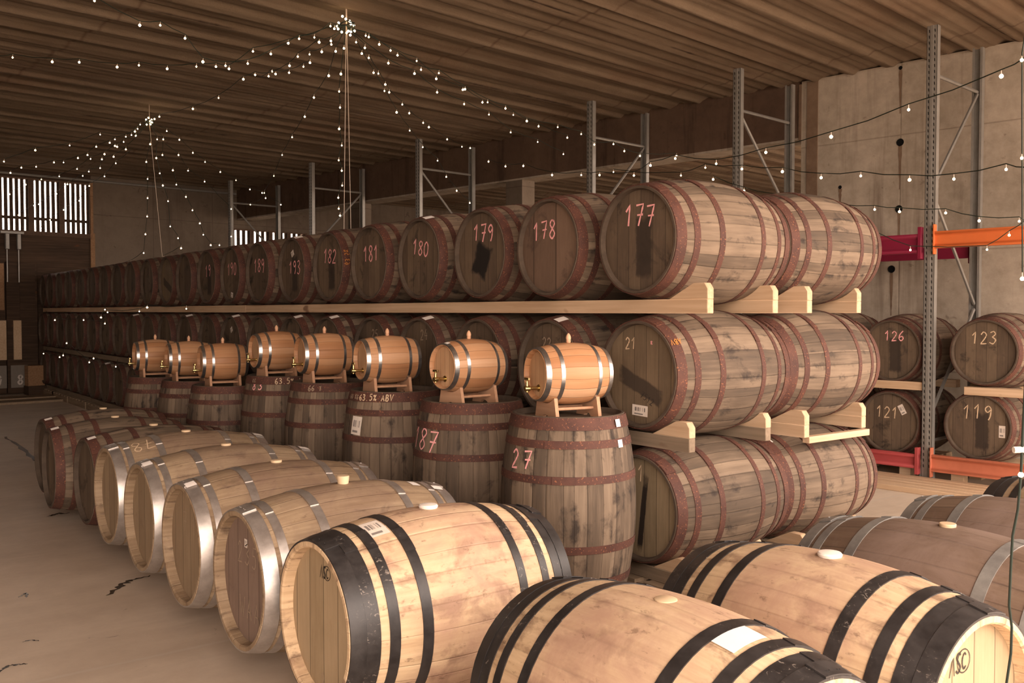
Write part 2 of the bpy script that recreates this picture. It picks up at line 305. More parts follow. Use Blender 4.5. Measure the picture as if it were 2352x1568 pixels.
# ------------------------------------------------------------------ mesh helpers
class MB:
    def __init__(s): s.v = []; s.f = []; s.mi = []; s.sm = []; s.uv = {}
    def add(s, vs, fs, mi=0, smooth=False, T=None):
        b = len(s.v)
        s.v += [tuple(T @ Vector(p)) if T else tuple(p) for p in vs]
        for f in fs: s.f.append([b + i for i in f]); s.mi.append(mi); s.sm.append(smooth)
        return s
    def box(s, x0, x1, y0, y1, z0, z1, mi=0, T=None):
        vs = [(x, y, z) for z in (z0, z1) for y in (y0, y1) for x in (x0, x1)]
        return s.add(vs, [(0, 2, 3, 1), (4, 5, 7, 6), (0, 1, 5, 4), (2, 6, 7, 3), (0, 4, 6, 2), (1, 3, 7, 5)], mi, False, T)
    def prism(s, pts, axis, a, b, mi=0, T=None):     # outline in the two other axes, extruded along one axis
        def p(q, h):
            return {0: (h, q[0], q[1]), 1: (q[0], h, q[1]), 2: (q[0], q[1], h)}[axis]
        n = len(pts)
        vs = [p(q, a) for q in pts] + [p(q, b) for q in pts]
        fs = [tuple(range(n)), tuple(range(2 * n - 1, n - 1, -1))] + [(i, i + n, (i + 1) % n + n, (i + 1) % n) for i in range(n)]
        return s.add(vs, fs, mi, False, T)
    def lathe(s, prof, seg=40, mi=0, closed=False, T=None, smooth=True, caps=False):   # prof: (x, r) spun about X
        n = len(prof); vs = []
        for x, r in prof:
            for k in range(seg):
                a = 2 * PI * k / seg; vs.append((x, r * math.cos(a), r * math.sin(a)))
        fs = []
        for i in range(n if closed else n - 1):
            j = (i + 1) % n
            for k in range(seg):
                l = (k + 1) % seg; fs.append((i * seg + k, j * seg + k, j * seg + l, i * seg + l))
        if caps: fs.append(tuple(range(seg))); fs.append(tuple(range((n - 1) * seg + seg - 1, (n - 1) * seg - 1, -1)))
        return s.add(vs, fs, mi, smooth, T)
    def tube(s, pts, r, seg=6, mi=0):
        pts = [Vector(p) for p in pts]; n = len(pts); vs = []
        for i, p in enumerate(pts):
            d = (pts[min(i + 1, n - 1)] - pts[max(i - 1, 0)]).normalized()
            a = d.orthogonal().normalized() if abs(d.z) > .95 else d.cross(Vector((0, 0, 1))).normalized()
            b = d.cross(a)
            for k in range(seg):
                t_ = 2 * PI * k / seg; vs.append(p + (a * math.cos(t_) + b * math.sin(t_)) * r)
        fs = [(i * seg + k, i * seg + (k + 1) % seg, (i + 1) * seg + (k + 1) % seg, (i + 1) * seg + k) for i in range(n - 1) for k in range(seg)]
        fs += [tuple(range(seg - 1, -1, -1)), tuple(range((n - 1) * seg, n * seg))]
        return s.add(vs, fs, mi, True)
    def mesh(s, name, mats, bevel=0, fix=True):
        me = bpy.data.meshes.new(name); me.from_pydata([tuple(p) for p in s.v], [], s.f)
        for m in (mats if isinstance(mats, (list, tuple)) else [mats]): me.materials.append(M[m] if isinstance(m, str) else m)
        me.polygons.foreach_set('material_index', s.mi); me.polygons.foreach_set('use_smooth', s.sm)
        import bmesh
        bm = bmesh.new(); bm.from_mesh(me)
        if fix: bmesh.ops.recalc_face_normals(bm, faces=bm.faces)
        if bevel:
            bmesh.ops.bevel(bm, geom=[e for e in bm.edges if e.calc_face_angle(0) > .6], offset=bevel, segments=1, affect='EDGES')
        bm.to_mesh(me); bm.free()
        me.set_sharp_from_angle(angle=R(38)); me.update()
        return me
def link(name, me, parent=None, mat=None):
    o = bpy.data.objects.new(name, me); C.objects.link(o)
    if parent: o.parent = parent
    if mat is not None: o.matrix_local = mat
    return o
def empty(name, loc, rz=0, label=None, cat=None, group=None):
    o = bpy.data.objects.new(name, None); C.objects.link(o); o.empty_display_size = .1
    o.location = loc; o.rotation_euler = (0, 0, rz)
    tag(o, label, cat, group); return o
def tag(o, label=None, cat=None, group=None, kind=None):
    if label: o['label'] = label
    if cat: o['category'] = cat
    if group: o['group'] = group
    if kind: o['kind'] = kind
    return o
def struct(name, mb, mats, mat=None, parent=None, **k):
    o = link(name, mb.mesh(name, mats, **k), parent, mat)
    if not parent: o['kind'] = 'structure'
    return o

# ------------------------------------------------------------------ hand lettering
GL = {
 '0': [[(.3, 1), (.08, .75), (.08, .25), (.3, 0), (.52, .25), (.52, .75), (.3, 1)]],
 '1': [[(.08, .68), (.34, 1), (.34, 1), (.3, 0)]],
 '2': [[(.06, .78), (.26, 1), (.5, .8), (.4, .5), (.05, .02), (.05, .02), (.55, .06)]],
 '3': [[(.08, .9), (.35, 1), (.5, .78), (.25, .54), (.25, .54), (.54, .32), (.35, .0), (.04, .1)]],
 '4': [[(.3, 1), (.05, .38), (.05, .38), (.56, .4)], [(.44, .7), (.4, 0)]],
 '5': [[(.52, 1), (.14, .98), (.14, .98), (.1, .58), (.1, .58), (.42, .6), (.5, .28), (.3, 0), (.04, .08)]],
 '6': [[(.46, 1), (.16, .65), (.06, .25), (.28, 0), (.5, .2), (.38, .45), (.1, .32)]],
 '7': [[(.04, .95), (.54, 1), (.54, 1), (.26, 0)], [(.14, .5), (.54, .52)]],
 '8': [[(.48, .9), (.25, 1), (.1, .78), (.3, .54), (.52, .25), (.3, 0), (.08, .22), (.3, .52), (.5, .78), (.42, .95), (.25, 1)]],
 '9': [[(.5, .8), (.3, 1), (.08, .78), (.26, .55), (.5, .78), (.5, .78), (.46, .3), (.34, 0)]],
 'A': [[(.02, 0), (.3, 1), (.3, 1), (.56, 0)], [(.12, .36), (.5, .36)]],
 'V': [[(.02, 1), (.28, 0), (.28, 0), (.58, 1)]],
 'B': [[(.1, 0), (.1, 1), (.1, 1), (.42, .9), (.36, .56), (.1, .54), (.1, .54), (.5, .4), (.42, .04), (.1, 0)]],
 'W': [[(.0, 1), (.15, 0), (.15, 0), (.3, .7), (.3, .7), (.45, 0), (.45, 0), (.62, 1)]],
 'K': [[(.1, 1), (.1, 0)], [(.5, 1), (.12, .45), (.12, .45), (.52, 0)]],
 'G': [[(.5, .85), (.3, 1), (.08, .6), (.14, .1), (.4, .0), (.52, .3), (.52, .42), (.52, .42), (.3, .42)]],
 'S': [[(.5, .88), (.3, 1), (.1, .8), (.3, .52), (.5, .25), (.3, 0), (.06, .14)]],
 'C': [[(.52, .84), (.32, 1), (.08, .7), (.08, .3), (.3, 0), (.54, .16)]],
 'E': [[(.5, 1), (.1, 1), (.1, 1), (.1, 0), (.1, 0), (.5, 0)], [(.1, .52), (.44, .52)]],
 'N': [[(.08, 0), (.08, 1), (.08, 1), (.5, 0), (.5, 0), (.5, 1)]],
 'L': [[(.1, 1), (.1, 0), (.1, 0), (.5, 0)]],
 'x': [[(.05, .5), (.45, .0)], [(.42, .55), (.1, .05)], [(.25, .6), (.25, .1)]],
 '%': [[(.5, 1), (.1, 0)], [(.16, .95), (.06, .82), (.16, .7), (.26, .82), (.16, .95)], [(.46, .3), (.36, .16), (.46, .02), (.56, .16), (.46, .3)]],
 '.': [[(.25, .0), (.28, .08)]], ' ': [],
 '^': [[(.02, 0), (.3, 1), (.3, 1), (.46, 0)]],
}
def smooth(pts):
    segs = [[pts[0]]]
    for p in pts[1:]:
        if p == segs[-1][-1] and len(segs[-1]) > 0: segs.append([p])
        else: segs[-1].append(p)
    out = []
    for sg in segs:
        if len(sg) < 3: out += sg; continue
        for i in range(len(sg) - 1):
            p0 = sg[max(i - 1, 0)]; p1 = sg[i]; p2 = sg[i + 1]; p3 = sg[min(i + 2, len(sg) - 1)]
            for k in range(5):
                t_ = k / 5
                out.append(tuple(.5 * (2 * b + (c - a) * t_ + (2 * a - 5 * b + 4 * c - d) * t_ * t_ + (3 * b - a - 3 * c + d) * t_ ** 3) for a, b, c, d in zip(p0, p1, p2, p3)))
        out.append(sg[-1])
    r = [out[0]]
    for p in out[1:]:
        if abs(p[0] - r[-1][0]) + abs(p[1] - r[-1][1]) > 1e-4: r.append(p)
    return r
def strokes(txt, h, jit=.05, adv=.72, seed=1):
    g = random.Random(seed); out = []; x = 0
    for ch in txt:
        dy = g.uniform(-jit, jit); sc = 1 + g.uniform(-jit, jit)
        for st in GL[ch]:
            out.append([((x + p[0] * .95 + .04 * p[1]) * h, (dy + p[1] * sc) * h) for p in smooth(st)])
        x += adv
    w_ = (x - adv + .58) * h
    return [[(a - w_ / 2, b - h / 2) for a, b in s_] for s_ in out]
def ribbons(strks, wd, fn, mb=None, seed=3):
    g = random.Random(seed); mb = mb or MB()
    for st in strks:
        n = len(st)
        if n < 2: continue
        # subdivide long runs so that they follow curved surfaces
        pts = []
        for i in range(n - 1):
            d = math.dist(st[i], st[i + 1]); k = max(1, int(d / .02))
            for j in range(k): pts.append((st[i][0] + (st[i + 1][0] - st[i][0]) * j / k, st[i][1] + (st[i + 1][1] - st[i][1]) * j / k))
        pts.append(st[-1]); n = len(pts); vs = []
        for i, p in enumerate(pts):
            q0 = pts[max(i - 1, 0)]; q1 = pts[min(i + 1, n - 1)]
            dx, dy = q1[0] - q0[0], q1[1] - q0[1]; l = math.hypot(dx, dy) or 1
            w_ = wd * g.uniform(.35, .6)
            vs.append(fn(p[0] - dy / l * w_, p[1] + dx / l * w_)); vs.append(fn(p[0] + dy / l * w_, p[1] - dx / l * w_))
        mb.add(vs, [(2 * i, 2 * i + 1, 2 * i + 3, 2 * i + 2) for i in range(n - 1)])
    return mb

# ------------------------------------------------------------------ barrels
SPEC = {   # length, end radius, bilge radius, hoop list (distance from the end, width), hoop thickness
 'bourbon': dict(L=.89, rh=.272, rb=.330, hoops=[(.032, .056), (.125, .036), (.285, .036)], ht=.003, body='aged_oak', head='aged_head', hoop='rust_hoop', depth=.026, th=.019, chime='chime_dark'),
 'black':   dict(L=.95, rh=.282, rb=.345, hoops=[(.028, .052), (.078, .046), (.150, .036), (.268, .038)], ht=.003, body='pale_oak', head='pale_head', hoop='black_hoop', depth=.040, th=.026),
 'zinc':    dict(L=.95, rh=.280, rb=.342, hoops=[(.030, .056), (.092, .034), (.270, .038)], ht=.003, body='tan_oak', head='tan_head', hoop='zinc_hoop', depth=.040, th=.026),
 'dark':    dict(L=.95, rh=.280, rb=.342, hoops=[(.030, .052), (.092, .036), (.240, .040)], ht=.003, body='brown_oak', head='mauve_head', hoop='grey_hoop', depth=.040, th=.026),
 'keg':     dict(L=.365, rh=.122, rb=.150, hoops=[(.014, .024), (.082, .019)], ht=.0016, body='keg_oak', head='keg_head', hoop='keg_hoop', depth=.022, th=.012),
}
def rad(k, x):
    s = SPEC[k]; return s['rb'] - (s['rb'] - s['rh']) * (abs(2 * x / s['L'])) ** 2
MC = {}
def meshes(k, body=None, head=None, hoop=None):
    s = SPEC[k]; L, th, dp = s['L'], s['th'], s['depth']; h = L / 2
    body = body or s['body']; head = head or s['head']; hoop = hoop or s['hoop']
    kb = (k, 'b', body)
    if kb not in MC:
        mb = MB(); n = 20; re = rad(k, h); ri = re - th; bv = .005 if k == 'bourbon' else .009
        prof = [(-h + dp + .01, ri - .002), (-h + dp, ri), (-h + .006, ri + .003), (-h, ri + bv), (-h, re - .003), (-h + .003, re)]
        prof += [(-h + L * i / n, rad(k, -h + L * i / n)) for i in range(1, n)]
        prof += [(h - .003, re), (h, re - .003), (h, ri + bv), (h - .006, ri + .003), (h - dp, ri), (h - dp - .01, ri - .002)]
        mb.lathe(prof, 56)
        npf = len(prof); mb.mi = [1 if (i // 56 < 5 or i // 56 >= npf - 6) else 0 for i in range(len(mb.mi))]
        MC[kb] = mb.mesh('barrel_body', [body, s.get('chime', body)])
    kh = (k, 'h', head)
    if kh not in MC:
        mb = MB(); ri = rad(k, h) - th + .004
        mb.lathe([(-h + dp, .0005), (-h + dp, ri - .03), (-h + dp + .001, ri - .012), (-h + dp + .004, ri)], 48, smooth=False)
        MC[kh] = mb.mesh('barrel_head', head, fix=False)
        mb = MB(); mb.lathe([(h - dp - .004, ri), (h - dp - .001, ri - .012), (h - dp, ri - .03), (h - dp, .0005)], 48, smooth=False)
        MC[kh + ('back',)] = mb.mesh('barrel_head', head, fix=False)
    hs = []
    for i, (d, wd) in enumerate(s['hoops']):
        for sg in (-1, 1):
            kk = (k, 'hoop', i, sg, hoop)
            if kk not in MC:
                mb = MB(); c = sg * (h - d); t_ = s['ht'] * (1.6 if i == 0 else 1)
                a, b = c - wd / 2, c + wd / 2
                ra, rbb = rad(k, a), rad(k, b)
                mb.lathe([(a, ra - .002), (a, ra + t_), (a + wd * .15, rad(k, a + wd * .15) + t_), (b - wd * .15, rad(k, b - wd * .15) + t_), (b, rbb + t_), (b, rbb - .002)], 56, closed=True)
                MC[kk] = mb.mesh('hoop', hoop); mb = MB()
                # lap joint with two rivets
                if k != 'keg':
                    a0 = {'bourbon': 2.0, 'black': 1.75, 'zinc': 1.65, 'dark': 1.5}[k] + i * .12
                    vs = []; nn = 7
                    for j in range(nn):
                        an = a0 + (j / (nn - 1) - .5) * .34
                        for x_ in (a, b): vs.append((x_, (rad(k, x_) + t_ * 2) * math.cos(an), (rad(k, x_) + t_ * 2) * math.sin(an)))
                    m_ = len(vs)
                    vs += [(p[0], p[1] * .985, p[2] * .985) for p in vs[:m_]]
                    fs = [(2 * j, 2 * j + 1, 2 * j + 3, 2 * j + 2) for j in range(nn - 1)] + [(0, 1, m_ + 1, m_), (m_ - 2, m_ - 1, 2 * m_ - 1, 2 * m_ - 2)]
                    fs += [(2 * j, 2 * j + 2, m_ + 2 * j + 2, m_ + 2 * j) for j in range(nn - 1)] + [(2 * j + 1, m_ + 2 * j + 1, m_ + 2 * j + 3, 2 * j + 3) for j in range(nn - 1)]
                    mb.add(vs, fs, 0, False)
                    for an in (a0 - .07, a0 + .07, a0):
                        rr = rad(k, c) + t_ * 2
                        T = Matrix.Translation((c + (wd * .18 if an == a0 else -wd * .12), rr * math.cos(an), rr * math.sin(an))) @ Matrix.Rotation(an, 4, 'X') @ Matrix.Rotation(PI / 2, 4, 'Z')
                        mb.lathe([(-.002, .0075), (-.003 - .0018, .006), (-.007, .0005)], 8, T=T)
                if k != 'keg': MC[kk + ('lap',)] = mb.mesh('riveted_lap', hoop)
            hs.append((MC[kk], MC.get(kk + ('lap',))))
    return MC[kb], MC[kh], MC[kh + ('back',)], hs

bungs = {}
def bung_mesh(kind):
    if kind in bungs: return bungs[kind]
    mb = MB()
    if kind == 'white': pr = [(-.01, .030), (.002, .036), (.007, .037), (.012, .033), (.015, .018), (.016, .0005)]; m = 'white_bung'
    elif kind == 'cork': pr = [(-.01, .022), (.03, .027), (.034, .025), (.035, .0005)]; m = 'wood_bung'
    elif kind == 'disc': pr = [(-.01, .026), (.008, .028), (.011, .026), (.012, .0005)]; m = 'wood_bung'
    elif kind == 'flush': pr = [(-.01, .03), (.0015, .03), (.003, .028), (.003, .0005)]; m = 'wood_bung'
    else: pr = [(-.006, .009), (.006, .011), (.008, .013), (.012, .010), (.016, .012), (.026, .013), (.036, .010), (.045, .004), (.047, .0005)]; m = 'finial_wood'
    mb.lathe(pr, 20, T=Matrix.Rotation(-PI / 2, 4, 'Y'))
    bungs[kind] = mb.mesh('bung', m); return bungs[kind]

class Cask:
    """kind lying along local X with its root on the ground below the bilge, or standing on its end"""
    def __init__(s, name, kind, loc, rz, label, cat, group, standing=False, spin=None, bung=None, laps=True, **mats):
        s.k = kind; sp = SPEC[kind]; s.sp = sp
        s.e = empty(name, loc, rz, label, cat, group)
        if standing: s.M = Matrix.Translation((0, 0, sp['L'] / 2)) @ Matrix.Rotation(-PI / 2, 4, 'Y')
        else: s.M = Matrix.Translation((0, 0, sp['rb']))
        if spin is None: spin = rnd.uniform(-.5, .5)
        SPM = s.M @ Matrix.Rotation(spin, 4, 'X')
        bd, hd, hb, hs = meshes(kind, **mats)
        s.body = link('barrel_body', bd, s.e, SPM)
        link('barrel_head', hd, s.e, s.M if not standing else SPM); link('barrel_head', hb, s.e, s.M if not standing else SPM)
        for m, lp in hs:
            ho = link('hoop', m, s.e, s.M @ Matrix.Rotation(rnd.uniform(-.25, .25) if kind == 'bourbon' else rnd.uniform(-.04, .04), 4, 'X'))
            if lp and laps: link('riveted_lap', lp, ho)
        if bung:
            link('bung', bung_mesh(bung), s.e, s.M @ Matrix.Translation((0, 0, sp['rb'] - .001)))
    # surface maps -----------------------------------------------------
    def fhead(s, cy=0, cz=0, rot=0, side=-1):
        x = side * (s.sp['L'] / 2 - s.sp['depth'] + .0016)
        def f(a, b):
            a2 = a * math.cos(rot) - b * math.sin(rot); b2 = a * math.sin(rot) + b * math.cos(rot)
            return (x, (side) * (a2 + cy), b2 + cz)
        return f
    def fside(s, ang, x0, rot=0, off=.0016, up=1):   # a runs round the barrel (to the right of a standing one), b runs along +X
        def f(a, b):
            a2 = a * math.cos(rot) - b * math.sin(rot); b2 = a * math.sin(rot) + b * math.cos(rot)
            x = x0 + b2; r_ = rad(s.k, x) + off; an = ang + up * a2 / r_
            return (x, r_ * math.cos(an), r_ * math.sin(an))
        return f
    def write(s, txt, h, fn, mat='pink_chalk', wd=.008, name='chalk_mark', seed=1, label=None, adv=.72):
        o = link(name, ribbons(strokes(txt, h, seed=seed, adv=adv), wd, fn, seed=seed).mesh(name, mat, fix=False), s.e, s.M)
        if label: o['label'] = label
        return o
    def sticker(s, w_, h_, fn, mat='sticker_paper', label=None):
        mb = MB(); nx, ny = 6, 3; vs = [fn((i / nx - .5) * w_, (j / ny - .5) * h_) for j in range(ny + 1) for i in range(nx + 1)]
        mb.add(vs, [(j * (nx + 1) + i, j * (nx + 1) + i + 1, (j + 1) * (nx + 1) + i + 1, (j + 1) * (nx + 1) + i) for j in range(ny) for i in range(nx)])
        me = mb.mesh('paper_sticker', mat, fix=False); uv = me.uv_layers.new()
        for p in me.polygons:
            for li in p.loop_indices:
                vi = me.loops[li].vertex_index; uv.data[li].uv = ((vi % (nx + 1)) / nx, (vi // (nx + 1)) / ny)
        o = link('paper_sticker', me, s.e, s.M)
        if label: o['label'] = label
        return o

ORD = ['first', 'second', 'third', 'fourth', 'fifth', 'sixth', 'seventh', 'eighth', 'ninth', 'tenth', 'eleventh', 'twelfth', 'thirteenth', 'fourteenth', 'fifteenth', 'sixteenth', 'seventeenth', 'eighteenth', 'nineteenth', 'twentieth', 'twenty-first', 'twenty-second']
# ---- the long rack: three tiers, heads towards -X
RU, RV, STEP, NB = 3.41, 3.36, .705, 22
AX = [.478, 1.160, 1.842]           # barrel axis heights, bottom to top
TIER = ['bottom', 'middle', 'top']
marks = {(2, 0): ('177', 'pink_chalk'), (2, 1): ('178', 'pink_chalk'), (2, 2): ('179', 'pink_chalk'), (2, 3): ('180', 'pink_chalk'), (2, 4): ('181', 'pink_chalk'), (2, 5): ('182', 'pink_chalk'),
         (2, 6): ('193', 'pink_chalk'), (2, 7): ('189', 'pink_chalk'), (2, 8): ('190', 'pink_chalk'), (2, 9): ('19', 'pink_chalk'),
         (1, 0): ('21', 'cream_chalk'), (1, 1): ('22', 'dim_chalk'), (1, 3): ('24', 'dim_chalk'), (1, 4): ('25', 'dim_chalk'), (0, 0): ('1', 'cream_chalk')}
hv = {(2, 0): 'aged_head_smudge', (2, 1): 'aged_head_ruddy', (2, 2): 'aged_head_blot', (2, 5): 'aged_head_smudge', (2, 6): 'aged_head_smudge', (2, 9): 'aged_head_smudge', (1, 0): 'aged_head_band', (0, 0): 'aged_head_split', (2, 11): 'aged_head_band'}
near_words = {2: 'chalked 177', 1: 'chalked 21', 0: 'chalked 1'}
for t_ in (2, 1, 0):
    for k in range(NB):
        mk = marks.get((t_, k))
        if mk: lab = 'rust-hooped oak barrel chalked %s on its head, lying on the %s rack tier' % (mk[0], TIER[t_])
        else: lab = 'rust-hooped dark barrel, %s tier, %s along from the near-end one %s' % (TIER[t_], ORD[k], near_words[t_])
        b = Cask('barrel', 'bourbon', (RV + .445 + rnd.uniform(-.012, .012), RU + k * STEP + rnd.uniform(-.008, .008), AX[t_] - .33), R(rnd.uniform(-.8, .8)), lab, 'barrel',
                 'barrels lying head-out on the long rack', laps=k < 8, head=hv.get((t_, k)))
        if mk:
            cy, cz, h, rot = {(2, 0): (.0, .12, .105, -.03), (2, 1): (-.05, .10, .10, 0.03), (2, 2): (.02, .13, .105, -.03), (2, 3): (-.0, .07, .10, -.12), (2, 4): (.0, .07, .11, .05), (2, 5): (0, .08, .11, -.1),
                              (1, 0): (-.07, .155, .06, 0), (1, 1): (-.03, .14, .06, 0), (1, 3): (.05, .16, .07, 0), (1, 4): (.03, .15, .07, 0), (0, 0): (.0, .17, .08, 0), (2, 6): (.03, .02, .11, 0)}.get((t_, k), (0, .06, .12, 0))
            b.write(mk[0], h, b.fhead(cy, cz, rot), mk[1], .010 if t_ == 2 else .007, seed=k + t_ * 9 + 2)
        if (t_, k) == (1, 0):
            b.write('x', .03, b.fhead(.08, .17), 'pink_chalk', .006)
            b.write('7512', .035, b.fhead(.05, -.12, -.5), 'ink', .004, name='stamped_number')
            b.sticker(.11, .055, b.fhead(.0, -.185, -.04))
            b.write('ABV', .03, b.fside(PI * .80, -.41, -PI / 2, off=.0115), 'orange_chalk', .005)
        if (t_, k) in ((2, 4),): b.sticker(.03, .06, b.fside(PI * 1.08, -.32, PI / 2))
        if (t_, k) in ((2, 6), (1, 8)): b.sticker(.055, .05, b.fhead(-.01, .14, .5))
        if (t_, k) == (2, 8): b.sticker(.06, .05, b.fhead(.0, -.2, -.15))
        if (t_, k) == (2, 5):
            b.write('63.5%', .035, b.fside(PI * .93, -.41, 0, off=.0115, up=-1), 'orange_chalk', .005)
        if (t_, k) in ((2, 3), (2, 6), (1, 1), (1, 3), (1, 5), (1, 6), (1, 8), (1, 10), (1, 13), (0, 13), (0, 15)): b.sticker(.05, .07, b.fside(PI * .60, -.412, 0, off=.0115), 'blank_paper')
    for k in range(5):
        lab = 'rust-hooped oak barrel lying end to end behind the %s-tier barrel, %s from the near end' % (TIER[t_], ORD[k])
        b = Cask('barrel', 'bourbon', (RV + .445 + .915, RU + k * STEP + .02 + rnd.uniform(-.008, .008), AX[t_] - .33 + .004), R(rnd.uniform(-.8, .8)), lab, 'barrel', 'barrels in the back row of the long rack')
        if k == 0 and t_ == 0: b.sticker(.05, .03, b.fside(PI * .62, -.38, 0), 'blank_paper')
# ---- timbers of the rack
def chock(u, half=None):
    pts = [(u - .16, 0), (u + .16, 0), (u + .055, .072), (u - .055, .072)]
    if half == 'near': pts = [(u, 0), (u + .25, 0), (u + .09, .078), (u + .02, .078), (u, .05)]
    return pts
def rack_beam(v, z_top, u0, u1, label, mat='pine', end_chock=True, wd=.045, inner=True):
    e = empty('rack_timber', (v, u0, z_top - .07), 0, label, 'timber beam', 'timber beams between the barrel tiers')
    mb = MB().box(-wd / 2, wd / 2, 0, u1 - u0, 0, .07)
    link('beam', mb.mesh('beam', mat, bevel=.003), e)
    if end_chock:
        link('wedge_block', MB().prism([(p[0], p[1] + .07) for p in chock(0, 'near')], 0, -wd / 2, wd / 2).mesh('wedge_block', 'pine', bevel=.002), e)
    kk = 0
    while inner:
        u = RU + (kk + .5) * STEP; kk += 1
        if u > u1 - .17: break
        if u < u0 + .17: continue
        link('wedge_block', MB().prism([(p[0] - u0, p[1] + .07) for p in chock(u)], 0, -wd / 2, wd / 2).mesh('wedge_block', 'pine'), e)
    return e
VB = [3.46, 4.10, 4.37, 5.01]
zb = [a - .302 for a in AX]
ends = {2: [3.0, 3.11, 3.09, 3.2], 1: [3.11, 3.15, 3.10, 3.16], 0: [3.1, 3.2, 3.1, 3.2]}
where = ['frontmost of its four', 'second of its four', 'third of its four', 'rearmost of its four']
for t_ in (2, 1, 0):
    for j, v in enumerate(VB):
        m = 'weathered_pine' if (t_ == 1 and j in (0, 1)) or t_ == 0 else 'pine'
        segs = [(ends[t_][j], 8.85), (8.855, 15.1), (15.105, 18.55)] if j == 0 else ([(ends[t_][j], 8.6), (8.605, 18.5)] if j == 1 else [(ends[t_][j], 6.9)])
        for si, (a, b_) in enumerate(segs):
            rack_beam(v, zb[t_], a, b_, '%s beam carrying the %s tier, %s, %s' % ('weathered grey' if m == 'weathered_pine' else 'pale pine', TIER[t_], where[j], ['near end', 'middle stretch', 'far end'][si] if len(segs) == 3 else ['near stretch', 'far stretch'][si]), m, end_chock=(si == 0), inner=j > 0)
# the short sawn plank joining the rear timbers of the middle tier
o = link('cross_plank', MB().box(4.40, 4.985, 3.105, 3.15, zb[1] - .105, zb[1] - .068).mesh('cross_plank', 'pine_cross', bevel=.002)); tag(o, 'bright sawn pine cross plank at the near end of the middle tier rack', 'plank')

# ---- pallets under the rack and under the standing barrels
def pallet(x0, y0, lx, ly, label, mat='pallet_wood', group='pallets under the barrels', z0=0, h=.105):
    e = empty('wooden_pallet', (x0, y0, z0), 0, label, 'pallet', group)
    n = max(3, int(ly / .19))
    for i in range(n):
        w_ = ly / n * .72; y = (ly - w_) * i / (n - 1)
        link('deck_board', MB().box(0, lx, y, y + w_, h - .018, h).mesh('deck_board', mat), e)
    for xx in (0, lx / 2 - .04, lx - .08):
        link('bearer', MB().box(xx, xx + .08, 0, ly, .0, h - .018).mesh('bearer', mat), e)
    return e
pl = 0
for y in (3.02, 4.24, 5.46, 6.68):
    pallet(3.38, y, .82, 1.15, 'grey wooden pallet under the bottom tier, %s from the near end of the rack' % ORD[pl]); pl += 1
for y in (7.9, 9.12, 10.34, 11.56, 12.78, 14.0, 15.22, 16.44, 17.5):
    pallet(3.38, y, .82, 1.15 if y < 17 else .95, 'wooden pallet under the bottom tier, %s from the near end of the rack' % ORD[pl]); pl += 1
for i, y in enumerate((3.05, 4.27, 5.49)):
    pallet(4.3, y, .82, 1.15, 'wooden pallet under the back row of bottom barrels, %s from the near end' % ORD[i])
for i, (y, ly) in enumerate(((3.08, 1.55), (4.75, 1.5), (6.35, .85))):
    pallet(2.6, y, .72, ly, 'weathered pallet beneath the standing barrels, %s from the camera end' % ORD[i])

# ---- standing barrels with the little kegs
stand = [  # u, v, base z, label, keg azimuth (deg from +X), keg offset along (x,y)
 (3.46, 2.96, .105, 'upright rust-hooped barrel chalked 27, nearest of the standing row', -12, (.0, .0)),
 (4.285, 2.96, .105, 'upright rust-hooped barrel chalked 187, second in the standing row', 2, (-.02, .0)),
 (5.14, 2.96, .105, 'upright barrel with 63.5% ABV on its top hoop and a white paper notice', -8, (-.04, .02)),
 (6.02, 2.96, .105, 'upright barrel with 66 written on its top hoop, between 83 and the ABV barrel', -6, (-.04, .03)),
 (6.84, 2.96, .105, 'upright barrel chalked 83, fifth in the standing row', -3, (-.06, .0)),
 (7.48, 2.75, .0, 'unmarked upright barrel on the floor just left of the one chalked 83', -8, (-.04, .0)),
 (8.17, 2.72, .0, 'unmarked upright barrel, second from the far end of the standing row', -8, (-.06, .0)),
 (8.83, 2.62, .0, 'unmarked upright barrel at the far end of the standing row', -6, (-.05, .0)),
]
def spigot():
    mb = MB(); X = Matrix.Identity(4)
    mb.lathe([(-.045, .0065), (-.002, .0065), (-.002, .014), (.004, .014), (.004, .0065), (.01, .0065)], 12, caps=True)
    mb.lathe([(-.060, .010), (-.040, .011), (-.036, .008)], 12, caps=True)
    mb.lathe([(-.024, .0055), (.0, .006), (.014, .0055)], 10, caps=True, T=Matrix.Translation((-.050, 0, 0)) @ Matrix.Rotation(PI / 2, 4, 'Y'))
    mb.tube([(-.050, 0, .006), (-.050, 0, .034)], .0045, 8)
    hn = MB().box(-.054, -.046, -.018, .018, .032, .042).lathe([(-.004, .006), (.004, .006)], 8, caps=True, T=Matrix.Translation((-.050, 0, .032)) @ Matrix.Rotation(PI / 2, 4, 'Y'))
    return mb.mesh('tap', 'brass'), hn.mesh('tap_handle', 'brass', bevel=.001)
SPIG, HNDL = spigot()
def keg_stand_meshes():
    pts = [(-.075, 0), (-.045, 0), (-.038, .014), (-.022, .024), (0, .028), (.022, .024), (.038, .014), (.045, 0), (.110, 0)]
    prof = [(-.112, 0), (-.036, 0), (-.030, .011), (-.017, .019), (0, .022), (.017, .019), (.030, .011), (.036, 0), (.112, 0), (.088, .106)]
    for i in range(1, 8):
        a = R(-52 - 76 * i / 8); prof.append((.140 * math.cos(a), .216 + .140 * math.sin(a)))
    prof.append((-.088, .106))
    mb = MB().prism(prof, 0, -.009, .009)
    rail = MB().tube([(-.12, 0, 0), (.12, 0, 0)], .0075, 10)
    return mb.mesh('end_board', 'stand_wood'), rail.mesh('rail', 'stand_wood')
EB, RAIL = keg_stand_meshes()
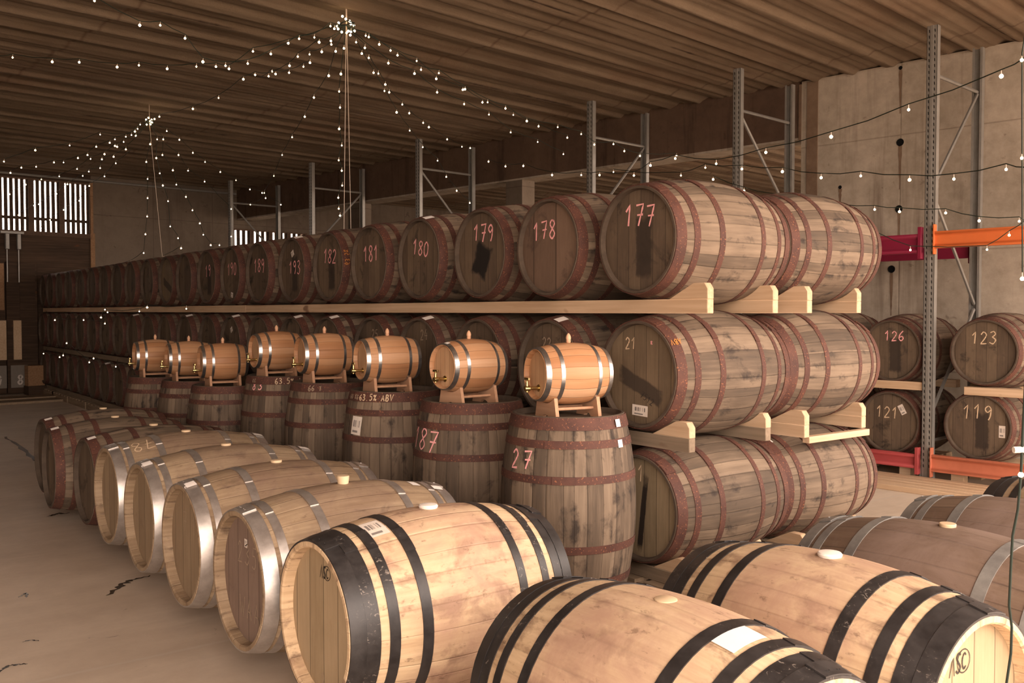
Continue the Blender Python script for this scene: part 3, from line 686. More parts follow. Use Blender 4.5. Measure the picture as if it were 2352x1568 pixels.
kegname = ['on the standing barrel chalked 27', 'on the standing barrel chalked 187', 'on the barrel with a paper notice', 'on the upright barrel marked 66', 'on the upright barrel chalked 83',
           'nearest of the three far kegs', 'middle of the three far kegs', 'farthest left of all the kegs']
for i, (u, v, z, lab, az, off) in enumerate(stand):
    b = Cask('barrel', 'bourbon', (v, u, z), 0, lab, 'barrel', 'barrels standing upright in front of the rack', standing=True, spin=rnd.uniform(-3, 3), head='aged_head')
    A0 = math.atan2(v, -u)          # angle of the side turned to the lens
    if i == 0:
        b.write('27', .085, b.fside(A0 - .78, .243), wd=.009, adv=.95)
        b.sticker(.035, .035, b.fside(A0 + .92, .41, off=.0115), 'blank_paper'); b.sticker(.035, .035, b.fside(A0 + .92, .315, off=.005), 'blank_paper')
    if i == 1: b.write('187', .115, b.fside(A0 - 1.0, .243, -.1), wd=.009)
    if i == 2:
        b.write('63.5% ABV', .036, b.fside(A0 - .42, .412, off=.0115), 'cream_chalk', .006, seed=4)
        b.write('60 KG', .026, b.fside(A0 - 1.0, .412, off=.0115), 'dim_chalk', .005)
        b.sticker(.085, .11, b.fside(A0 - .83, .24, -.05), label='white paper notice')
    if i == 3: b.write('66 1', .036, b.fside(A0 - .4, .412, off=.0115), 'dim_chalk', .006)
    if i == 4:
        b.write('83', .06, b.fside(A0 - .75, .375), wd=.008, adv=1.0); b.write('63.5% A', .04, b.fside(A0 + .1, .412, off=.0115), 'cream_chalk', .006)
        b.write('KG', .026, b.fside(A0 - .85, .412, off=.0115), 'dim_chalk', .004)
    zt = z + .89 - .032
    kx, ky = v + off[0], u + off[1]; a = R(az)
    st = empty('keg_stand', (kx, ky, zt), a, 'wooden cradle stand for the keg %s' % kegname[i], 'stand', 'cradle stands of the small kegs')
    for sx in (-.115, .115): link('end_board', EB, st, Matrix.Translation((sx, 0, 0)))
    for sy in (-.055, .055): link('rail', RAIL, st, Matrix.Translation((0, sy, .050)))
    kg = Cask('keg', 'keg', (kx, ky, zt + .066), a, 'small orange oak keg with brass tap, %s' % kegname[i], 'keg', 'small oak kegs on the standing barrels', spin=.2, bung='finial')
    link('tap_handle', HNDL, link('tap', SPIG, kg.e, kg.M @ Matrix.Translation((-.365 / 2 + .022, .0, -.066)) @ Matrix.Scale(1.25, 4)))
    if i == 1: kg.sticker(.03, .022, kg.fside(PI * .55, -.16, off=.004), 'blank_paper')

# ---- front row lying on the floor timbers (heads to the left)
fr = [  # u, v of head, kind, label, spin/extra, rz
 (2.99, 1.39, 'black', 'pale oak barrel with black hoops and a white bung, nearest of the left floor row', 'white', 0),
 (3.66, 1.375, 'zinc', 'zinc-hooped barrel with chalk letters on its mauve head, next to the black-hooped barrel', 'cork', 0),
 (4.38, 1.375, 'zinc', 'zinc-hooped tan barrel with a wide bright end hoop, third in the left floor row', 'disc', 0),
 (5.10, 1.385, 'zinc', 'zinc-hooped tan barrel with a square white sticker on its hoop, fourth in floor row', 'disc', 0),
 (5.83, 1.40, 'zinc', 'zinc-hooped barrel with faint chalk figures on its side, farthest of the zinc-hooped ones', 'disc', 0),
 (6.47, 1.42, 'bourbon', 'rust-hooped dark barrel lying on the floor just beyond the zinc-hooped ones', 'disc', 1),
 (7.13, 1.34, 'bourbon', 'rust-hooped dark floor barrel with its head pushed furthest out, second from the end', 'disc', -1.5),
 (7.80, 1.42, 'bourbon', 'rust-hooped dark barrel at the far end of the left floor row', 'disc', 1),
]
FB = .055
def asc(b, h, fn):
    mb = ribbons(strokes('^', h * 1.15), .0035, lambda a, c: fn(a - h * .62, c)); ribbons(strokes('S', h), .006, lambda a, c: fn(a - .06 * h, c), mb)
    ribbons(strokes('C', h * .8), .005, lambda a, c: fn(a + h * .5, c), mb)
    ribbons([[(h * .46 + h * .62 * math.cos(q * PI / 12), h * .62 * math.sin(q * PI / 12)) for q in range(-2, 24)]], .003, fn, mb)
    link('stamped_logo', mb.mesh('stamped_logo', 'ink', fix=False), b.e, b.M)
for i, (u, v, kind, lab, bg_, rz) in enumerate(fr):
    L = SPEC[kind]['L']; cz = FB + rad(kind, L / 2 - .32) + .004
    kw = {}
    if i == 1: kw['head'] = 'mauve_head'
    b = Cask('barrel', kind, (v + L / 2, u, cz - SPEC[kind]['rb']), R(rz), lab, 'barrel', 'barrels lying in the left floor row', bung=bg_, **kw)
    if i == 0:
        asc(b, .040, b.fhead(.02, .175)); b.write('0', .035, b.fhead(.0, -.2), 'dim_chalk', .003, name='stamped_mark')
        b.sticker(.075, .11, b.fside(PI * .57, -.27, PI / 2), 'sticker_paper')
    if i == 1:
        b.write('235', .085, b.fhead(.01, .10), 'dim_chalk', .005, adv=.9); b.write('WAA', .085, b.fhead(.03, -.12), 'dim_chalk', .005, adv=.9)
        b.sticker(.03, .035, b.fhead(.0, .145))
        b.sticker(.06, .04, b.fside(PI * .54, .33, 0), 'blank_paper'); b.sticker(.035, .05, b.fside(PI * .6, .42, 0, off=.0115), 'blank_paper')
    if i == 2: b.write('7 1', .09, b.fhead(.02, .1), 'dim_chalk', .004); b.sticker(.05, .045, b.fside(PI * .57, -.445, 0, off=.0115), 'blank_paper')
    if i == 3: b.sticker(.05, .045, b.fside(PI * .57, -.445, 0, off=.0115), 'blank_paper')
    if i == 4: b.write('78', .10, b.fside(PI * .62, -.29, -PI / 2 + .1), 'cream_chalk', .006)
    if i >= 5: b.sticker(.04, .05, b.fside(PI * .57, -.41, 0, off=.0115), 'blank_paper')
    if i in (3, 4): b.sticker(.04, .06, b.fside(PI * .56, .44, 0, off=.0115), 'blank_paper')
for j, v in enumerate((1.72, 2.02)):
    o = link('floor_timber', MB().box(v - .04, v + .04, 2.66, 8.15, 0, FB).mesh('floor_timber', 'pine', bevel=.003))
    tag(o, 'long floor timber under the %s of the left barrel row' % ['head ends', 'rear ends'][j], 'timber beam', 'timbers under the left floor row')

# ---- right-hand floor row, axes turned towards the lens
rr = [(1.66, 1.75, 'black', 'pale black-hooped barrel at bottom centre with a blank white paper on its side', 'flush'),
      (1.66, 2.46, 'black', 'pale black-hooped barrel with a white bung and logo head at the bottom right', 'white'),
      (1.66, 3.15, 'dark', 'brown oak barrel with grey hoops and a tan bung, behind the logo-headed barrel', 'disc'),
      (1.66, 3.83, 'dark', 'brown grey-hooped barrel cut by the right edge of the photo', 'disc'),
      (1.66, 4.53, 'black', 'black-hooped barrel at the right edge, farthest back in the right floor row', 'flush')]
for i, (u, v, kind, lab, bg_) in enumerate(rr):
    L = .95; cz = FB + rad(kind, L / 2 - .32) + .004
    b = Cask('barrel', kind, (v, u, cz - SPEC[kind]['rb']), R(90 + (0, -1, 0, 1, 0)[i]), lab, 'barrel', 'barrels lying in the right floor row', bung=bg_, spin=.1, **({'body': 'tan_oak', 'head': 'tan_head'} if i == 4 else {}))
    if i == 0: b.sticker(.12, .066, b.fside(PI * .47, -.262, 0, up=-1, off=.003), 'blank_paper', label='blank white paper sheet')
    if i == 1: asc(b, .050, b.fhead(-.06, .165))
    if i in (2, 4): b.sticker(.05, .055, b.fside(PI * .56, .445, 0, off=.0115), 'blank_paper')
for j, u in enumerate((1.50, 1.82)):
    o = link('floor_timber', MB().box(1.38, 4.95, u - .04, u + .04, 0, FB).mesh('floor_timber', 'pine_cross', bevel=.003))
    tag(o, 'long floor timber under the %s ends of the right barrel row' % ['near', 'far'][j], 'timber beam', 'timbers under the right floor row')

# ------------------------------------------------------------------ the hall
DW = R(7.3); P0 = Vector((9.2, 4.67, 0))     # wall frame: local X = away from the hall (n), local Y = along the wall (w)
WM = Matrix.Translation(P0) @ Matrix.Rotation(DW, 4, 'Z')
CH = 4.05; W0, W1, WB = -5.0, 14.75, 1.82
def WN(n, w_, z=0): return WM @ Vector((n, w_, z))
# floor
fl = MB().add([WN(-18, W0 - 1), WN(14, W0 - 1), WN(14, W1 + .5), WN(-18, W1 + .5)], [(0, 1, 2, 3)])
struct('floor', fl, 'floor_concrete', fix=False)
struct('bounce_ground', MB().add([(-60, -80, -.03), (70, -80, -.03), (70, 60, -.03), (-60, 60, -.03)], [(0, 1, 2, 3)]), 'bounce_gravel', fix=False)  # unseen ground outside, added to bounce daylight up to the ceiling
# ribbed ceiling
g = random.Random(5); mb = MB(); n0, n1 = -18, 14; prof = []; yy = W0
ph = [g.uniform(0, 6) for _ in range(6)]
while yy < W1 + .4:
    z = CH + .020 * math.sin(yy * 2 * PI / .42 + 1.1 * math.sin(yy * .9 + ph[0])) + .010 * math.sin(yy * 2 * PI / .21 + ph[1] + math.sin(yy)) + .006 * math.sin(yy * 2 * PI / .11 + ph[2])
    prof.append((yy, z)); yy += .025
m_ = len(prof); vs = [(n0, a, z) for a, z in prof] + [(n1, a, z) for a, z in prof]
mb.add(vs, [(i, i + 1, i + 1 + m_, i + m_) for i in range(m_ - 1)], smooth=True)
mb.box(n0, n1, W0, W1 + .4, CH + .05, CH + .3)
ceil = link('ceiling', mb.mesh('ceiling', 'ceiling_concrete', fix=False), None, WM); ceil['kind'] = 'structure'
# right wall, its rusty edge, the lintel beam, columns
mb = MB().box(0, .38, -3.2, WB - .0, 0, CH)
wr = struct('wall_right', mb, 'wall_concrete', WM)
wr.matrix_local = WM @ Matrix.Rotation(0, 4, 'Z')
wr.data.transform(Matrix.Rotation(-PI / 2, 4, 'Z')); wr.matrix_local = WM @ Matrix.Rotation(PI / 2, 4, 'Z')
struct('trim_1', MB().box(-.012, .39, WB, WB + .03, 3.40, CH - .03), 'rust_concrete', WM)
struct('trim_2', MB().box(-.012, -.001, 1.62, 1.75, 0, CH - .02), 'rust_concrete', WM)
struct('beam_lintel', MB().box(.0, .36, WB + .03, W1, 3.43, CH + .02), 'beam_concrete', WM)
struct('lintel_lit_soffit', MB().box(.0, .36, WB + .03, W1, 3.405, 3.43), 'wall_concrete', WM)  # paler concrete strip added so the shaded underside looks lit
for wc in (6.42, 10.5):
    struct('column', MB().box(.0, .26, wc - .17, wc + .17, 0, 3.405), 'back_concrete', WM)
# the hall beyond: far wall and its end
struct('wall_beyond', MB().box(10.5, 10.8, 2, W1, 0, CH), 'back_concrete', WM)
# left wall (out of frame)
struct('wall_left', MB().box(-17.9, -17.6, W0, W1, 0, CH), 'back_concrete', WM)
# end wall with slatted windows. local axes: X = n, Y = w
def nw_at_px(px, w_):     # n on the end wall seen at a pixel column
    best = None; lo, hi = -17.5, 10.0
    for _ in range(50):
        m2 = (lo + hi) / 2; q = WN(m2, w_) - Vector((0, 0, 0))
        d = Vector((q.x, q.y, 0)); f = Vector((FW.x, FW.y, 0)).normalized(); r_ = Vector((f.y, -f.x, 0))
        xx = 1176 + FPX * d.dot(r_) / d.dot(f)
        if xx < px: lo = m2
        else: hi = m2
    return lo
NWIN = nw_at_px(213, W1); NL = nw_at_px(-330, W1)
Z0, Z1 = 2.90, 3.88
nA = nw_at_px(535, W1); nB = nw_at_px(705, W1)
mb = MB()
mb.box(NWIN, nA, W1, W1 + .25, 0, CH)
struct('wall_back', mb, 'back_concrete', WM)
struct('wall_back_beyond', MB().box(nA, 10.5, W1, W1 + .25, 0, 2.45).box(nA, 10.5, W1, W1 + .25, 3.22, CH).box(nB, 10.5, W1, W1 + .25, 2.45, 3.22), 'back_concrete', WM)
struct('trim_3', MB().box(NWIN - .03, NWIN + .05, W1 - .04, W1, 2.2, 2.95).box(NWIN - .03, NWIN + .02, W1 - .05, W1, 2.95, 3.9), 'panel_wood', WM)
struct('wall_back_wood', MB().box(-17.6, NWIN, W1, W1 + .2, 0, Z0).box(-17.6, NWIN, W1, W1 + .2, Z1, CH).box(-17.6, NL, W1, W1 + .2, Z0, Z1), 'dark_planks', WM)
def slat_window(name, a, b, z0, z1, npan, per, barz):
    e = empty(name, WN(a, W1, z0), DW); e['kind'] = 'structure'
    W_ = b - a; H = z1 - z0; pw = W_ / npan
    fm = MB().box(0, W_, -.04, .12, -.05, .03).box(0, W_, -.04, .12, H - .02, H)
    for i in range(npan + 1): fm.box(min(max(i * pw - .04, 0), W_ - .04), min(i * pw + .04, W_), -.03, .12, 0, H)
    link('window_frame', fm.mesh('window_frame', 'window_wood'), e)
    for i in range(npan):
        s0 = i * pw + .04; s1 = (i + 1) * pw - .04; n = int((s1 - s0) / per)
        sm_ = MB()
        for k in range(n + 1):
            c = s0 + (s1 - s0) * k / n; sm_.box(c - per * .32, c + per * .32, .03, .055, .03, H - .02)
        sm_.box(s0, s1, .055, .08, barz, barz + .05)
        link('slat_panel', sm_.mesh('slat_panel', 'dark_planks'), e)
    return e
slat_window('window_1', NL, NWIN, Z0, Z1, 7, .088, .24)
slat_window('window_2', nA, nB, 2.45, 3.22, 4, .11, .15)
# doors, boards and hardware of the wooden end
def dn(px): return nw_at_px(px, W1)
def endboard(name, x0, x1, z0, z1, mat, label, cat, d=.03, parent=None):
    a, b_ = dn(x0), dn(x1)
    mb = MB().box(a, b_, W1 - d, W1 - .002, z0, z1)
    o = link(name, mb.mesh(name, mat, bevel=.003), None, WM); tag(o, label, cat) if label else None; return o
def zpx(py, d): return CAM_H + (ray(1176, py).z) * d
def door(name, x0, x1, z1):
    e = empty(name, WN(dn(x0), W1 - .07, 0), DW); e['kind'] = 'structure'
    wd = dn(x1) - dn(x0)
    link('door_leaf', MB().box(0, wd, 0, .05, 0.02, z1).mesh('door_leaf', 'dark_planks', bevel=.004), e)
    return e, wd
d1, w1_ = door('door_1', -140, 10.5, 2.36); d2, w2_ = door('door_2', 13, 84, 2.36)
link('door_panel', MB().box(w1_ - 1.0, w1_ - .02, -.012, 0, 1.5, 2.33).mesh('door_panel', 'panel_wood'), d1)
link('door_panel', MB().box(w2_ * .42, w2_ - .04, -.012, 0, 1.3, 2.33).mesh('door_panel', 'dark_planks'), d2)
link('door_batten', MB().box(w1_ - .12, w1_ - .0, -.03, -.013, .62, 1.32).mesh('door_batten', 'pine'), d1)
link('door_batten', MB().box(.10, .23, -.03, 0, .62, 1.32).mesh('door_batten', 'pine'), d2)
for e, cx, tx in ((d1, w1_ - .14, '9'), (d2, .19, '8')):
    sp_ = link('number_plate', MB().box(cx - .15, cx + .13, -.045, -.031, .02 + .10, .52).mesh('number_plate', 'sign_paint'), e)
    link('number', ribbons(strokes(tx, .16, 0), .03, lambda a, b_, c=cx: (c + a, -.047, b_ + .26)).mesh('number', 'white_paint', fix=False), sp_)
o = link('storage_box', MB().box(0, .28, 0, .2, 0, .36).mesh('storage_box', 'panel_wood', bevel=.004)); o.location = WN(dn(44), W1 - .45, .16); o.rotation_euler = (0, 0, DW)
tag(o, 'tan board box standing by the dark doors at the far left', 'box')
o2 = link('box_plinth', MB().box(0, .34, 0, .26, 0, .16).mesh('box_plinth', 'dark_planks')); o2.location = WN(dn(43), W1 - .48, 0); o2.rotation_euler = (0, 0, DW)
tag(o2, 'dark low plinth under the tan box by the far doors', 'plinth')
hg = empty('sliding_door_hanger', WN(dn(3), W1 - .10, 2.0), DW, 'grey steel roller hanger with two rods above the far-left doors', 'door hanger')
link('rail', MB().box(-.02, .36, -.03, .0, .86, .90).mesh('rail', 'galvanised_steel'), hg)
for x_ in (.05, .24):
    link('roller', MB().box(x_, x_ + .07, -.05, .02, .58, .86).mesh('roller', 'galvanised_steel', bevel=.01), hg)
    link('rod', MB().tube([(x_ + .035, 0, 0), (x_ + .035, 0, .58)], .012).mesh('rod', 'galvanised_steel'), hg)
o = link('conduit_pipe', MB().tube([WN(-15, W1 - .06, CH - .10), WN(-4, W1 - .06, CH - .12), WN(-.05, W1 - .06, CH - .11)], .022, 8).mesh('conduit_pipe', 'galvanised_steel')); tag(o, 'long grey conduit pipe running along the top of the far end wall', 'pipe')
# wooden ramp boards in front of the doors
for i in range(2):
    o = link('ramp_board', MB().box(-9.5, dn(96), W1 - 1.5 - i * .55, W1 - 1.05 - i * .55, 0, .05 - .015 * i).mesh('ramp_board', 'pallet_wood'), None, WM)
    tag(o, 'flat boards on the floor before the far doors, %s strip' % ['rear', 'front'][i], 'board')
# tie holes and marks on the walls
def ray_wall(px, py, n=0.0):
    d = ray(px, py); o_ = Vector((0, 0, CAM_H)); nn = (WM.to_3x3() @ Vector((1, 0, 0))); p = WN(n, 0)
    return o_ + d * ((p - o_).dot(nn) / d.dot(nn))
for px, py in ((2068, 327), (2065, 480), (2048, 618), (2069, 156), (1930, 430)):
    p = ray_wall(px, py); r_ = .035 if py > 200 and px > 2000 else .018
    T = Matrix.Translation(p) @ Matrix.Rotation(DW, 4, 'Z')
    mb = MB().lathe([(-.006, r_ * 1.12), (-.006, r_), (.0, r_ * .92), (-.001, .0005)], 20, T=T)
    o = link('wall_tie_hole', mb.mesh('wall_tie_hole', 'dark_void')); tag(o, 'dark tie hole in the right wall, %s' % {327: 'upper of two above the crimson beam', 480: 'lower of the two above the crimson beam', 618: 'the one below the crimson beam', 156: 'small one near the ceiling', 430: 'small one left by the rusty edge'}[py], 'hole', 'tie holes in the right wall')
    L_ = .45 if px > 2000 else .2
    g2 = random.Random(int(px)); left = []; right = []
    for i in range(10):
        zz = -r_ - L_ * i / 9; ww = (.018 * (1 - i / 12)) * g2.uniform(.6, 1.3)
        left.append((-ww, zz)); right.append((ww, zz))
    vs = [(-.0025, a, b_) for a, b_ in left] + [(-.0025, a, b_) for a, b_ in right]
    link('rust_streak', MB().add(vs, [(i, i + 1, i + 11, i + 10) for i in range(9)], T=T).mesh('rust_streak', 'rust_concrete', fix=False), o)

# floor: damp trails, flat and irregular
def stain(pts, wd, z, seed, label):
    g2 = random.Random(seed); P = []
    for i in range(len(pts) - 1):
        a = at_floor(*pts[i]); b_ = at_floor(*pts[i + 1])
        for k in range(6): P.append(a.lerp(b_, k / 6))
    P.append(at_floor(*pts[-1])); n = len(P); vs = []
    for i, p in enumerate(P):
        d = (P[min(i + 1, n - 1)] - P[max(i - 1, 0)]).normalized(); s_ = Vector((-d.y, d.x, 0)); w_ = wd * g2.uniform(.3, 1.3) * (math.sin(PI * (i + .6) / n) ** .5)
        q = p + s_ * g2.uniform(-wd, wd) * .7
        vs += [q + s_ * w_ + Vector((0, 0, z)), q - s_ * w_ + Vector((0, 0, z))]
    o = link('damp_stain', MB().add(vs, [(2 * i, 2 * i + 1, 2 * i + 3, 2 * i + 2) for i in range(n - 1)]).mesh('damp_stain', 'wet_stain', fix=False)); tag(o, label, 'stain', 'dark damp stains on the floor')
def at_floor(px, py):
    d = ray(px, py); return Vector((0, 0, CAM_H)) + d * (CAM_H / -d.z)
stain([(248, 1368), (275, 1345), (300, 1332), (345, 1322)], .020, .002, 1, 'long dark damp trail on the floor left of the zinc-hooped barrels')
stain([(112, 1186), (130, 1180), (160, 1178)], .02, .002, 2, 'short dark damp spot by the foot of the rust-hooped floor barrels')
stain([(42, 1372), (60, 1362), (62, 1372)], .008, .002, 3, 'small brown drip mark at the left edge, upper one')
stain([(50, 1475), (70, 1470), (90, 1472)], .005, .002, 4, 'thin drip mark at the lower left of the floor')
stain([(0, 1545), (15, 1530), (40, 1526), (62, 1526)], .009, .002, 5, 'broken drip marks in the bottom left corner')
stain([(10, 1003), (50, 1030), (90, 1063)], .03, .002, 6, 'long dark streak on the floor left of the farthest floor barrels')

# ------------------------------------------------------------------ steel racking along the right wall
DS = R(6.0); SP = Vector((7.76, 4.36, 0)); SM = Matrix.Translation(SP) @ Matrix.Rotation(DS, 4, 'Z')
def s_at_px(px, n=0.0):
    lo, hi = -6.0, 40.0; f = Vector((FW.x, FW.y, 0)).normalized(); r_ = Vector((f.y, -f.x, 0))
    for _ in range(60):
        m2 = (lo + hi) / 2; q = SM @ Vector((n, m2, 0)); q.z = 0
        xx = 1176 + FPX * q.dot(r_) / q.dot(f)
        if xx > px: lo = m2
        else: hi = m2
    return lo
UH = 3.93; DEP = 1.05
def upright_mesh():
    mb = MB(); a, b_, t_ = .045, .06, .004     # channel open to the back
    mb.box(0, t_, -a, a, 0, UH); mb.box(0, b_, -a, -a + t_, 0, UH); mb.box(0, b_, a - t_, a, 0, UH)
    mb.box(b_ - t_, b_, -a, -a + .02, 0, UH); mb.box(b_ - t_, b_, a - .02, a, 0, UH)
    mb.box(-.006, .0, -.012, .012, 0, UH)
    z = .12
    while z < UH - .05:
        for s_ in (-1, 1):
            mb.prism([(s_ * .024 - .004, z), (s_ * .024 + .004, z + .004), (s_ * .024 + .006, z + .03), (s_ * .024 - .002, z + .026)], 0, -.0012, .0, 1)
        z += .05
    return mb.mesh('upright', ['galvanised_steel', 'slot_dark'])
UPR = upright_mesh()
upx = [2132, 1688, 1353, 960, 715, 529]
uu = [s_at_px(x) for x in upx]
print('UPRIGHTS', [round(q, 2) for q in uu])
fd = ['between the orange and crimson beams', 'rising behind the topmost near barrels', 'rising behind barrel 177 and 178', 'rising behind barrel 180', 'rising behind barrel 182', 'farthest left, before the end wall']
for i, sy in enumerate(uu):
    e = empty('steel_racking', SM @ Vector((0, sy, 0)), DS, 'grey steel racking frame with braces, %s' % fd[i], 'rack frame', 'grey steel frames along the right wall')
    link('upright', UPR, e); link('upright', UPR, e, Matrix.Translation((DEP, 0, 0)) @ Matrix.Rotation(PI, 4, 'Z'))
    for x_ in (0, DEP):
        sg = 1 if x_ == 0 else -1
        link('foot_plate', MB().box(-.02, .09, -.07, .07, 0, .008).prism([(-.045, .008), (-.06, .008), (-.049, .12), (-.045, .12)], 0, 0, .05).prism([(.045, .008), (.06, .008), (.049, .12), (.045, .12)], 0, 0, .05).mesh('foot_plate', 'galvanised_steel'), e, Matrix.Translation((x_, 0, 0)) @ (Matrix.Identity(4) if sg == 1 else Matrix.Rotation(PI, 4, 'Z')))
    def br(z0, z1): link('brace', MB().tube([(.05, 0, z0), (DEP - .05, 0, z1)], .016, 6).mesh('brace', 'galvanised_steel'), e)
    top = 3.52
    br(top, top)
    if i % 2 == 0 and i != 0 or i in (0,):
        zc, side = top - .02, 1
    else: zc, side = top - .02, 0
    while zc > .8:
        n_ = zc - .95
        br(*((n_, zc) if side else (zc, n_))); zc = n_ - .05; side = 1 - side
    br(.35, .35)
# coloured beams: first bay to the right (orange), second bay to the left (crimson)
def steel_beam(s0, s1, n, z0, z1, mat, label, wd=.05):
    e = empty('rack_beam', SM @ Vector((n, s0, z0)), DS, label, 'rack beam', 'painted steel beams of the racking')
    L_ = s1 - s0; h = z1 - z0; x0, x1 = (-wd, 0) if n < .5 else (0, wd)
    mb = MB().prism([(x0, 0), (x1, 0), (x1, h), (x0, h), (x0, h - .022), (x0 + .02, h - .04), (x0 + .02, .04), (x0, .022)], 1, .0, L_) if n < .5 else MB().box(x0, x1, 0, L_, 0, h)
    link('beam', mb.mesh('beam', mat, bevel=.002), e)
    for y_ in (0, L_ - .012):
        link('connector', MB().box(x0 - .006 if n < .5 else x0, x1 if n < .5 else x1 + .006, y_, y_ + .03 if y_ == 0 else y_ + .012, -.05, h + .06).mesh('connector', mat, bevel=.002), e)
sA, sB = uu[0], uu[1]; sR = uu[0] - 2.8
e = empty('steel_racking', SM @ Vector((0, sR, 0)), DS, 'grey steel racking frame outside the right edge of the photo', 'rack frame', 'grey steel frames along the right wall')
link('upright', UPR, e); link('upright', UPR, e, Matrix.Translation((DEP, 0, 0)) @ Matrix.Rotation(PI, 4, 'Z'))
steel_beam(sR + .05, sA - .05, 0, 2.02, 2.165, 'orange_paint', 'bright orange upper rack beam running off the right edge')
steel_beam(sA + .05, sB - .05, 0, 1.985, 2.15, 'crimson_paint', 'crimson upper rack beam between the grey frame and the stacked barrels')
steel_beam(sA + .05, sB - .05, DEP, 1.985, 2.10, 'crimson_paint', 'crimson rear rack beam near the wall behind the front crimson one')
steel_beam(sR + .05, sA - .05, 0, .10, .245, 'faded_orange_paint', 'faded orange lower rack beam under the barrel chalked 119')
steel_beam(sA + .05, sB - .05, 0, .11, .235, 'red_paint', 'worn red lower rack beam under the barrel chalked 121')
# pallets, timbers and barrels in the racking
def sb(px, z, lab, txt=None, mat='cream_chalk', stk=None, n0=.03, cy=0, cz=.1, h=.11, head='aged_head'):
    # px: pixel column of the head centre
    s_ = s_at_px(px, n0); L = .89
    p = SM @ Vector((n0 + L / 2, s_, z - .33))
    b = Cask('barrel', 'bourbon', p, DS + R(-1), lab, 'barrel', 'barrels on the steel racking', head=head)
    if txt: b.write(txt, h, b.fhead(cy, cz), mat, .009, seed=len(lab))
    if stk: b.sticker(*stk[:2], b.fhead(*stk[2:]))
    return s_
sb(2048, 1.13, 'rust-hooped barrel chalked 126 on the upper level of the steel racking', '126', 'pink_chalk', (.045, .09, -.235, -.01, 0), cy=.02, cz=.13, h=.09, head='aged_head_smudge')
sb(2262, 1.14, 'rust-hooped barrel chalked 123 on the upper racking level at the right edge', '123', cy=-.01, cz=.12, h=.10)
sb(2046, .485, 'rust-hooped barrel chalked 121 on the lower racking level, behind the worn red beam', '121', 'cream_chalk', (.05, .09, .11, .12, .5), cy=-.03, cz=.09, h=.1, head='aged_head')
sb(2250, .515, 'rust-hooped barrel chalked 119 on the lower racking level, behind the faded orange beam', '119', 'cream_chalk', (.05, .10, .19, -.03, 0), cy=-.01, cz=.12, h=.12, head='aged_head_smudge')
sb(1875, 1.16, 'dark barrel on the upper racking, half hidden behind the end of the middle tier', n0=.1)
sb(1880, .52, 'dark barrel on the lower racking, hidden left of the barrel chalked 121', n0=.1)
for (sa, sb_, nn, z0, lab) in ((sR + .3, uu[0] - .30, .02, .845, 'pale sawn timber under the barrel chalked 123'), (uu[0] + .02, uu[0] + 2.0, .02, .86, 'pale sawn timber under the barrel chalked 126'),
                        (sR + .3, uu[0] - .12, .62, .83, 'rear timber under the barrel chalked 123'), (uu[0] - .0, uu[0] + 2.0, .62, .855, 'rear timber under the barrel chalked 126')):
    o = link('rack_timber', MB().box(nn - .005, nn + .09, sa, sb_, z0 - .07, z0).mesh('rack_timber', 'pine', bevel=.003), None, SM); tag(o, lab, 'timber beam', 'timbers in the steel racking')
def spallet(s0, n0, lab):
    e = empty('wooden_pallet', SM @ Vector((n0, s0, 0)), DS, lab, 'pallet', 'pallets in the steel racking')
    for i in range(5): link('deck_board', MB().box(.0 + i * .19, .0 + i * .19 + .13, 0, 1.15, .13, .15).mesh('deck_board', 'pine'), e)
    for y_ in (.0, .52, 1.05):
        link('bearer', MB().box(0, .9, y_, y_ + .1, .1, .13).mesh('bearer', 'pine'), e)
        for x_ in (0, .4, .8): link('block', MB().box(x_, x_ + .1, y_, y_ + .1, .0, .1).mesh('block', 'pine'), e)
spallet(uu[0] + .15, .03, 'pine pallet under the barrel chalked 121'); spallet(uu[0] - 1.35, .03, 'pine pallet under the barrel chalked 119')
# sawn boards lying before the racking
for i in range(5):
    o = link('sawn_board', MB().box(-.62 + i * .12, -.515 + i * .12, uu[0] - 1.2 + .04 * i, uu[0] + 1.6 - .1 * i, 0, .045).mesh('sawn_board', 'pine', bevel=.003), None, SM)
    tag(o, 'pale sawn board lying on the floor before the racking foot, %s from the camera side' % ORD[i], 'board', 'sawn boards on the floor by the racking')

